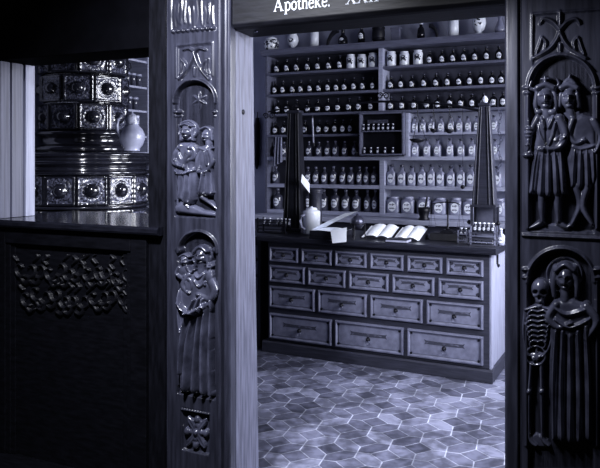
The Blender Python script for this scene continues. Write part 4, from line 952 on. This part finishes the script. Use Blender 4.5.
# small side cabinet at the stove end of the counter
sc_ = thing('side_cabinet', 'dark narrow cabinet with pale drawer fronts beyond the counter end', 'cabinet', F, F.u(250, 2.35), 2.5, 0)
MB().box(-0.62, 0.02, 0, 0.5, 0.005, 0.93).build('carcass', M_counter, sc_)
for za in (0.5, 0.64, 0.78):
    MB().box(-0.28, 0.0, -0.014, 0.0, za, za+0.11).build('drawer', M_drawer, sc_, bevel=0.004)
MB().box(-0.66, 0.04, -0.03, 0.52, 0.932, 0.965).build('top', M_ctop, sc_, bevel=0.003)
# ------------------------------------------------------------------ things on the counter
def onc(name, label, cat, px, v, group=None, turn=0.0, z=CT+0.0005): return thing(name, label, cat, K, K.u(px, v), v, z, group, turn)
# tapered pillars
def pillar(px, v, label, zb, zt, wb, wt, cap, boxed):
    t = onc('tapered_pillar', label, 'pillar', px, v, 'tapered pillars on the counter', turn=K.a-F.a); t['kind'] = 'thing'
    b0 = zb-CT
    m = MB(); m.frustum(0, 0, b0+0.02, zt-CT, wb, wb*0.8, wt, wt*0.8)
    m.build('shaft', M_counter if boxed else M_leather, t, bevel=0.003)
    m = MB()
    for fx in (-0.9, -0.52, 0.52, 0.9):
        m.tube([(fx*wb, -wb*0.8-0.003, b0+0.025), (fx*wt, -wt*0.8-0.003, zt-CT-0.01)], 0.006, 6)
    m.build('rib_moulding', M_leather if not boxed else M_counter, t)
    m = MB(); m.box(-wb-0.012, wb+0.012, -wb*0.8-0.012, wb*0.8+0.012, b0, b0+0.02); m.build('collar', M_counter, t, bevel=0.003)
    m = MB()
    if boxed:
        for sx in (-1, 1):
            for sy in (-1, 1): MB().box(sx*wb-0.01, sx*wb+0.01, sy*wb*0.8-0.01, sy*wb*0.8+0.01, 0, b0-0.001).build('base_post', M_counter, t)
        MB().box(-wb+0.011, wb-0.011, wb*0.8-0.004, wb*0.8+0.004, 0.002, b0-0.002).build('base_panel', M_drawer, t)
        for sx in (-1, 1): MB().lathe([(0, -0.02), (0.015, -0.008), (0.018, 0), (0.015, 0.008), (0, 0.02)], 12).build('knob', M_iron, t, (sx*(wb+0.024), -wb*0.6, b0*0.55))
    else:
        m.frustum(0, 0, 0, b0-0.001, wb*1.1, wb*0.9, wb, wb*0.8); m.build('base_block', M_counter, t)
    m = MB(); m.box(-wt-0.008, wt+0.008, -wt*0.8-0.008, wt*0.8+0.008, zt-CT+0.0005, zt-CT+0.022); m.build('cap', M_counter, t, bevel=0.003)
    MB().lathe([(0, zt-CT+0.0225), (0.018, zt-CT+0.0225), (0.026, zt-CT+0.045), (0.018, zt-CT+0.068), (0.0, zt-CT+0.085)], 14).build('finial', cap, t)
    return t
pv = 0.42
zpt = K.z(485, 106, pv)
pillar(484.8, pv, 'tapered grooved pillar with bright finial above the vial rack', K.z(485, 207, pv), zpt, 0.088, 0.040, M_silver, True)
pillar(295, pv, 'black tapered pillar standing beside the white jug', K.z(295, 232, pv)+0.02, K.z(295, 113, pv), 0.088, 0.052, M_iron, False)
# wrought iron bar carrying hand scales, resting on both pillar caps
ib = thing('scale_bar', 'thin black iron bar with scroll spanning between the two tapered pillars', 'bar', K, 0, 0)
def kp(px, py, v): u = K.u(px, v); return (u, v, CAMH-(py-HY)/FP*K.dep(u, v))
zl, zr_ = K.z(295, 113, pv)+0.03, zpt+0.032
vb = pv-0.09
pts = [kp(268, 112, vb), kp(283, 108.5, vb), kp(300, 107.5, vb), kp(340, 104, vb), kp(381, 101.5, vb), kp(420, 102, vb), kp(455, 105.5, vb), kp(479, 110.5, vb)]
MB().tube(pts, [0.006, 0.008, 0.009, 0.009, 0.010, 0.009, 0.011, 0.012], 8).build('bar', M_iron, ib)
def scroll(px, py, v, r, turns, sgn, n=26):
    u, _, z = kp(px, py, v); return [(u+sgn*r*(1-0.7*k/n)*math.cos(turns*2*PI*k/n), v, z+r*(1-0.7*k/n)*math.sin(turns*2*PI*k/n)) for k in range(n+1)]
for (px, py, sgn) in ((266, 116, -1), (272, 116, 1), (380, 96, 1), (386, 96, -1)):
    MB().tube(scroll(px, py, vb, 0.030, 1.3, sgn), 0.005, 6).build('scroll', M_iron, ib)
def scale(px, py0, py1, wpan, label):
    t = thing('hanging_scale_pan', label, 'scale', K, K.u(px, vb-0.02), vb-0.02, K.z(px, py1, vb-0.02), 'scale pans hung from the iron bar')
    top = K.z(px, py0, vb)-K.z(px, py1, vb)
    MB().lathe([(0, 0), (wpan*0.4, 0.004), (wpan*0.8, 0.014), (wpan, 0.032), (wpan*0.97, 0.034), (wpan*0.75, 0.018), (0, 0.008)], 22).build('pan', M_iron, t)
    m = MB()
    for k in range(3): m.tube([(wpan*0.97*math.cos(k*2.094+0.3), wpan*0.97*math.sin(k*2.094+0.3), 0.034), (0, 0, top*0.72)], 0.0022, 5)
    m.tube([(0, 0, top*0.72), (0, 0, top*0.98)], 0.0035, 6); m.build('suspension_cord', M_iron, t)
scale(417.5, 103, 143, 0.066, 'broad black scale pan hung lowest from the iron bar')
scale(433.5, 103.5, 133, 0.028, 'small black scale pan hung mid bar beside the broad pan')
scale(449.5, 105, 133.5, 0.036, 'flat dark scale pan hung nearest the grooved pillar')
# racks of vials
def rack(px, v, wd, dp, tiers, label, step=0.052, dark=False):
    t = onc('vial_rack', label, 'rack', px, v, 'vial racks on the counter')
    H = tiers*step+0.012
    m = MB()
    for i in range(tiers): m.box(-wd/2, wd/2, -dp/2+i*dp/tiers*0.0, dp/2, i*step, i*step+0.01)
    m.build('tier', M_leather if dark else M_counter, t)
    m = MB()
    for sx in (-1, 1):
        for sy in (-1, 1): m.box(sx*(wd/2-0.005)-0.005, sx*(wd/2-0.005)+0.005, sy*(dp/2-0.005)-0.005, sy*(dp/2-0.005)+0.005, 0.0105, H)
    for z_ in (step*0.55, step*1.55):
        if z_ < H: m.box(-wd/2, wd/2, -dp/2-0.004, -dp/2, z_, z_+0.008)
    m.build('rail', M_leather if dark else M_mould, t)
    return t, H
RT = K.a
def vials(px, v, wd, n, z, lab, grp, sc=1.0):
    u = K.u(px, v)
    for k in range(n):
        x = u-wd/2+wd*(k+0.5)/n
        place('vial', K.w(x, v, z), -K.a, lab % ORD[k], grp, sc)
rack(484, 0.12, 0.185, 0.10, 3, 'open rack of white-capped vials below the grooved pillar', 0.045)
vials(484, 0.12, 0.165, 5, CT+0.102, 'white-capped vial, %s from left on top of pillar rack', 'white-capped vials in the rack', 1.0)
vials(484, 0.12, 0.165, 4, CT+0.0115, 'shadowed vial, %s from left low in the pillar rack', 'lower vials in the rack', 0.46)
rack(463.5, 0.18, 0.075, 0.08, 2, 'narrow rack of vials between the balance and pillar rack', 0.045)
vials(463.5, 0.18, 0.062, 2, CT+0.057, 'vial, %s from left in the narrow rack', 'vials in the narrow rack', 0.9)
t = onc('glass_bottle', 'single pale bottle standing beyond the vial rack by the door post', 'bottle', 501, 0.2)
MB().lathe([(0, 0), (0.03, 0), (0.032, 0.01), (0.032, 0.07), (0.012, 0.09), (0.012, 0.11)], 16).build('body', M_cglass, t); label_patch(0.0325, 0.045, 0.045, 0.04).build('paper_label', M_label, t); MB().lathe([(0.01, 0.111), (0.014, 0.12), (0, 0.13)], 10).build('stopper', M_silver, t)
rack(274, 0.19, 0.28, 0.11, 2, 'dark rack with pale-tipped vials at the stove end of the counter', 0.06, True)
for k, x in enumerate([264.5, 270, 277.5, 281.5, 285.5, 289.5]): place('vial', K.w(K.u(x, 0.17), 0.17, CT+0.0705), -K.a, 'pale-tipped vial, %s from left in the stove-end rack' % ORD[k], 'vials in the stove-end rack', 0.9)
# white jug and dark canister
t = onc('white_jug', 'white ceramic jug with looped handle at the stove end of the counter', 'jug', 311.5, 0.24)
MB().lathe([(0, 0), (0.068, 0), (0.072, 0.01), (0.077, 0.185), (0.074, 0.200), (0.058, 0.209), (0.050, 0.211), (0.050, 0.222), (0.04, 0.2225)], 28).build('body', M_white, t)
MB().tube([(-0.035, -0.064, 0.17), (-0.05, -0.09, 0.165), (-0.056, -0.10, 0.12), (-0.05, -0.095, 0.07), (-0.036, -0.064, 0.045)], 0.012, 10).build('handle', M_stone, t)
MB().lathe([(0.0, 0.223), (0.045, 0.2235), (0.044, 0.229), (0.012, 0.232), (0.010, 0.240), (0.0, 0.243)], 18).build('lid', M_white, t)
t = onc('wooden_canister', 'dark turned wooden canister rising behind the white jug', 'canister', 315.5, 0.45)
MB().lathe([(0, 0), (0.06, 0), (0.064, 0.02), (0.055, 0.20), (0.06, 0.24), (0.056, 0.33), (0.066, 0.345), (0.066, 0.36)], 22).build('body', M_counter, t); MB().lathe([(0, 0.361), (0.068, 0.361), (0.066, 0.378), (0.04, 0.39), (0, 0.392)], 22).build('lid', M_counter, t)
# note pinned on the black pillar
nv = pv-0.11
t = thing('paper_note', 'white paper note pinned at an angle on the black pillar', 'note', K, 0, 0)
q = [kp(302, 174, nv-0.02), kp(309.5, 183.5, nv+0.045), kp(309.5, 193, nv+0.04), kp(301, 182, nv-0.02)]
MB().quadset(q+[(a_, b_+0.002, c_) for a_, b_, c_ in q], [(0, 1, 2, 3), (7, 6, 5, 4), (0, 4, 5, 1), (1, 5, 6, 2), (2, 6, 7, 3), (3, 7, 4, 0)]).build('paper_note', M_paper, t)
# large slanted ledger
def sheet(fn, nu, nv_, th=0.001):
    m = MB(); vs = [fn(i/nu, j/nv_) for j in range(nv_+1) for i in range(nu+1)]
    n = len(vs); fs = [(j*(nu+1)+i, j*(nu+1)+i+1, (j+1)*(nu+1)+i+1, (j+1)*(nu+1)+i) for j in range(nv_) for i in range(nu)]
    m.quadset(vs, fs, 0, True); return m
t = onc('open_ledger', 'thick dark ledger lying open with a raised leaf and drooping page', 'book', 325, -0.028); t.scale = (1.15, 1.15, 1.1)
MB().box(-0.118, 0.118, -0.02, 0.26, 0.0, 0.012).build('cover', M_leather, t, bevel=0.002)
MB().box(-0.115, 0.105, -0.016, 0.25, 0.0122, 0.058).build('page_block', M_leather, t, bevel=0.004)
sheet(lambda a_, b_: (-0.105+0.262*a_, -0.01+0.25*b_, 0.060+0.135*a_**0.9), 10, 4).build('raised_leaf', M_paper, t)
sheet(lambda a_, b_: (-0.10+0.21*a_, -0.015+0.25*b_, 0.0595+0.004*math.sin(a_*5)), 8, 4).build('top_page', M_page, t)
sheet(lambda a_, b_: (0.052+0.12*a_+0.035*b_-0.02*a_*b_, -0.022-0.045*b_**0.8+0.014*a_, 0.068+0.026*a_-0.088*b_**1.4-0.012*a_*b_), 8, 8).build('drooping_page', M_paper, t)
# mortar on stand
t = onc('mortar_stand', 'dark bronze globe mortar held in a three legged ring stand', 'mortar', 357.5, 0.07)
MB().lathe([(0.0, 0.085), (0.03, 0.088), (0.05, 0.11), (0.056, 0.14), (0.05, 0.165), (0.03, 0.185), (0.012, 0.192), (0.01, 0.203), (0.0, 0.208)], 26).build('bowl', M_bronze, t)
m = MB(); m.tube([(0.0595*math.cos(k*PI/12), 0.0595*math.sin(k*PI/12), 0.125) for k in range(24)], 0.004, 6, close=True); m.build('ring', M_iron, t)
for k in range(3):
    a_ = k*2.094+0.5; MB().tube([(0.06*math.cos(a_), 0.06*math.sin(a_), 0.125), (0.058*math.cos(a_), 0.058*math.sin(a_), 0.05), (0.07*math.cos(a_), 0.07*math.sin(a_), 0.005)], 0.0045, 6).build('leg', M_iron, t)
# open books
def openbook(px, v, label, wl, wr, dp, turn, h):
    t = onc('open_book', label, 'book', px, v, 'open books on the counter', turn)
    MB().box(-wl-0.008, wr+0.008, -0.006, dp+0.006, 0.0, 0.006).build('cover', M_leather, t)
    f = lambda W: (lambda a_, b_: (W*a_, dp*b_, 0.0075+h*(math.sin(PI*min(1, a_*1.1+0.06))**0.6)*(1-0.25*a_)+0.002*b_+0.075*b_))
    for nm, W in (('left_page', -wl), ('right_page', wr)):
        fn = f(W); m = sheet(fn, 14, 4)
        e = MB()
        vs = [fn(i/14, 0) for i in range(15)]; vs2 = [(x_, y_, 0.0065) for x_, y_, z_ in vs]
        m.quadset(vs+vs2, [(i, i+1, 16+i, 15+i) for i in range(14)], 1, False)
        vs = [fn(1, j/4) for j in range(5)]; vs2 = [(x_, y_, 0.0065) for x_, y_, z_ in vs]
        m.quadset(vs+vs2, [(i, i+1, 6+i, 5+i) for i in range(4)], 1, False)
        m.build('page', [M_page, M_leather], t)
    MB().box(-wl, wr, dp*0.75, dp, 0.0065, 0.03).build('book_rest', M_leather, t)
    return t
openbook(377, 0.16, 'large open book with white pages beside the globe mortar', 0.135, 0.115, 0.22, 0.0, 0.022)
openbook(405.5, 0.14, 'large open book with white pages beside the standing balance', 0.105, 0.112, 0.22, -0.02, 0.022)
t = onc('closed_book', 'thin dark closed book in front of the open books', 'book', 397, 0.0)
MB().box(-0.09, 0.09, -0.03, 0.09, 0.0, 0.005).box(-0.09, 0.09, -0.03, 0.09, 0.023, 0.028).box(-0.09, -0.085, -0.03, 0.09, 0.005, 0.023).build('cover', M_leather, t); MB().box(-0.084, 0.086, -0.026, 0.086, 0.0052, 0.0228).build('page_block', M_stone, t)
# standing balance on its box
t = onc('balance_scale', 'black standing balance on a dark drawer box at the counter middle', 'scale', 446, 0.33)
m = MB(); m.frustum(0, 0, 0, 0.06, 0.125, 0.07, 0.11, 0.06); m.build('base_box', M_iron, t, bevel=0.004)
m = MB(); m.frustum(0.015, 0, 0.061, 0.085, 0.06, 0.045, 0.03, 0.03); m.build('base_step', M_iron, t, bevel=0.003)
MB().lathe([(0, 0.0855), (0.02, 0.0855), (0.008, 0.10), (0.006, 0.2), (0.005, 0.30), (0.009, 0.31), (0.005, 0.32), (0, 0.33)], 12, (0.015, 0, 0)).build('column', M_iron, t)
MB().tube([(-0.115, 0, 0.285), (-0.05, 0, 0.30), (0.015, 0, 0.305), (0.08, 0, 0.30), (0.115, 0, 0.285)], [0.003, 0.004, 0.006, 0.004, 0.003], 6).build('beam', M_iron, t)
for sx in (-0.115, 0.115):
    p_ = MB().lathe([(0, 0), (0.028, 0.003), (0.034, 0.010), (0.033, 0.012), (0, 0.005)], 18).build('pan', M_brass, t, (sx, 0, 0.10))
    m = MB()
    for k in range(3): m.tube([(0.033*math.cos(k*2.094), 0.033*math.sin(k*2.094), 0.012), (0, 0, 0.183)], 0.0012, 4)
    m.build('cord', M_iron, p_)
# small dark flask on the back counter and other hangings
t = thing('mortar_pot', 'small dark pot with upright pestle on the back counter ledge', 'pot', F, F.u(424, SV-0.16), SV-0.16, 1.0585)
MB().lathe([(0, 0), (0.05, 0), (0.055, 0.01), (0.04, 0.03), (0.055, 0.08), (0.06, 0.12), (0.052, 0.12), (0.03, 0.04), (0, 0.035)], 20).build('bowl', M_iron, t)
MB().tube([(0.0, 0.0, 0.045), (0.03, 0.0, 0.22)], [0.012, 0.008], 8).build('pestle', M_iron, t)
def hang(px, py, v): u = F.u(px, v); return (u, v, CAMH-(py-HY)/FP*F.dep(u, v))
hvv = SV-0.012
t = thing('draped_cloth', 'folded grey cloth hanging from the shelf near the stove end', 'cloth', F, 0, 0)
def clothfn(a_, b_):
    p0 = hang(274+8*a_-(1-a_)*b_*1.5, 137+30*b_-5*a_*b_, hvv-0.03); return (p0[0], p0[1]+0.014*math.sin(a_*19+b_), p0[2])
sheet(clothfn, 26, 10).build('draped_cloth', M_cloth, t)
t = thing('glass_thermometer', 'slim pale thermometer hanging upright on the bottle shelving', 'thermometer', F, 0, 0)
MB().tube([hang(312.2, 116, hvv-0.02), hang(313.8, 146, hvv-0.02)], 0.012, 8).build('mount', M_iron, t)
MB().tube([hang(312.4, 118, hvv-0.036), hang(313.6, 143, hvv-0.036)], 0.009, 8).build('tube', M_stonep, t)
bv = VB-0.035
t = thing('hanging_ladle', 'long black leather case hung on the wall beside the shelving', 'case', F, 0, 0); t.name = 'hanging_case'
p0, p1 = hang(257.2, 118, bv), hang(256.8, 169, bv)
MB().tube([p0, tuple(Vector(p0)*0.85+Vector(p1)*0.15), tuple(Vector(p0)*0.4+Vector(p1)*0.6), tuple(Vector(p0)*0.1+Vector(p1)*0.9), p1], [0.02, 0.034, 0.03, 0.028, 0.012], 12).build('body', M_leather, t)
MB().tube([p0, (p0[0], p0[1]+0.01, p0[2]+0.07)], 0.005, 6).build('strap', M_leather, t)
t = thing('hanging_chain', 'twisted iron chain hanging at the window end of the shelving', 'chain', F, 0, 0)
m = MB(); q = [hang(499.5+1.6*math.sin(k*0.9), 112+k*3.1, hvv-0.06) for k in range(21)]
for k, (x_, y_, z_) in enumerate(q):
    ph = k % 2
    m.tube([(x_+(0.011*math.cos(t_*PI/5) if ph else 0.004*math.cos(t_*PI/5)), y_+(0.003 if ph else 0.011)*math.cos(t_*PI/5+0.5), z_+0.019*math.sin(t_*PI/5)) for t_ in range(10)], 0.0035, 5, close=True)
m.build('chain', M_brass, t)
t = thing('cord_pull', 'dark ball pull hanging on a thin cord before the shelving', 'pull', F, 0, 0)
x_, y_, z_ = hang(462.7, 187, hvv-0.05); MB().lathe([(0, -0.022), (0.018, -0.012), (0.022, 0), (0.016, 0.014), (0, 0.022)], 14, (x_, y_, z_)).build('ball', M_iron, t)
MB().tube([(x_, y_, z_+0.02), (x_, y_, hang(462.7, 106, hvv-0.05)[2])], 0.002, 5).build('cord', M_iron, t)
# ------------------------------------------------------------------ wall shelf behind the stove
ws = thing('wall_shelf', 'open wall shelf of small jars behind the tiled stove', 'shelf', F, 0, 0)
fu = -2.2; v0, v1 = 1.78, 2.236
MB().box(UL+0.002, fu+0.01, v1, v1+0.02, 1.70, 2.56).build('side_board', M_shelf, ws)
MB().box(UL+0.002, fu-0.02, v0-0.02, v0, 1.70, 2.56).build('side_board', M_shelfd, ws)
MB().box(UL+0.002, UL+0.012, v0, v1, 1.70, 2.56).build('backing', M_backd, ws)
def zat(py): return CAMH-(py-HY)/FP*F.dep(fu, v1)
wz = [zat(61.5), zat(87.5), zat(111), zat(136)]
for z_ in wz: MB().box(UL+0.013, fu, v0+0.001, v1-0.001, z_-0.018, z_).build('shelf_board', M_shelf, ws)
def vfor(px, u):
    k = (px-300)/FP; return (k*(F.Z0-F.s*u)-F.X0-F.c*u)/(F.s-k*F.c)
ju_ = fu-0.05
for ri, (zi, xs, nm) in enumerate(((1, [121.5, 127, 132.8, 138.5], 'upper'), (2, [123, 129, 135], 'lower'))):
    for k, x in enumerate(xs):
        v_ = vfor(x, ju_)
        place('tin', F.w(ju_, v_, wz[zi]+0.001), -F.a+PI/2, 'small lidded jar, %s from left on %s board of wall shelf' % (ORD[k], nm), 'jars on the wall shelf behind the stove', 1.0)
# ------------------------------------------------------------------ light
wd_ = bpy.data.worlds.new('hall_gloom'); SC.world = wd_; wd_.use_nodes = True
bg = wd_.node_tree.nodes['Background']; bg.inputs[0].default_value = (0.55, 0.6, 0.9, 1); bg.inputs[1].default_value = 0.05
def area(name, p, target, sx, sy, watts, col=(0.90, 0.92, 1.0)):
    l = bpy.data.lights.new(name, 'AREA'); l.shape = 'RECTANGLE'; l.size = sx; l.size_y = sy; l.energy = watts; l.color = col
    o = bpy.data.objects.new(name, l); COL.objects.link(o); o.location = p
    o.rotation_euler = (Vector(target)-Vector(p)).to_track_quat('-Z', 'Y').to_euler(); return o
for i, (a, b) in enumerate(wins):
    o = area('window_daylight', F.w(UR+0.35, (a+b)/2, 1.95), F.w(UR-2, (a+b)/2-0.15, 1.05), b-a, 1.7, (150, 80)[i]); o.data.spread = math.radians(150)
def spot(name, p, target, watts, deg, blend, r=0.3):
    l = bpy.data.lights.new(name, 'SPOT'); l.energy = watts; l.spot_size = math.radians(deg); l.spot_blend = blend; l.shadow_soft_size = r; l.color = (0.9, 0.92, 1.0)
    o = bpy.data.objects.new(name, l); COL.objects.link(o); o.location = p
    o.rotation_euler = (Vector(target)-Vector(p)).to_track_quat('-Z', 'Y').to_euler(); return o
spot('carving_fill_spot', F.w(0.80, -0.70, 2.25), F.w(1.27, 0, 1.62), 62, 88, 1.0, 0.10)  # unseen spot added to brighten the kings post, fading outward
spot('carving_fill_spot', F.w(0.25, -1.5, 2.9), F.w(-0.12, 0, 1.40), 440, 86, 0.95, 0.12)  # unseen fill spot added for the Madonna post and the lettering
# ------------------------------------------------------------------ camera
cam = bpy.data.cameras.new('camera'); co = bpy.data.objects.new('camera', cam); COL.objects.link(co)
co.location = (0, 0, CAMH); co.rotation_euler = (PI/2, 0, 0)
cam.sensor_width = 36; cam.sensor_fit = 'HORIZONTAL'; cam.lens = FP/600*36; cam.shift_y = -(234-HY)/600
SC.camera = co
SC.view_settings.view_transform = 'Standard'; SC.view_settings.look = 'Medium High Contrast'
SC.view_settings.exposure = 0.0; SC.view_settings.gamma = 1.0
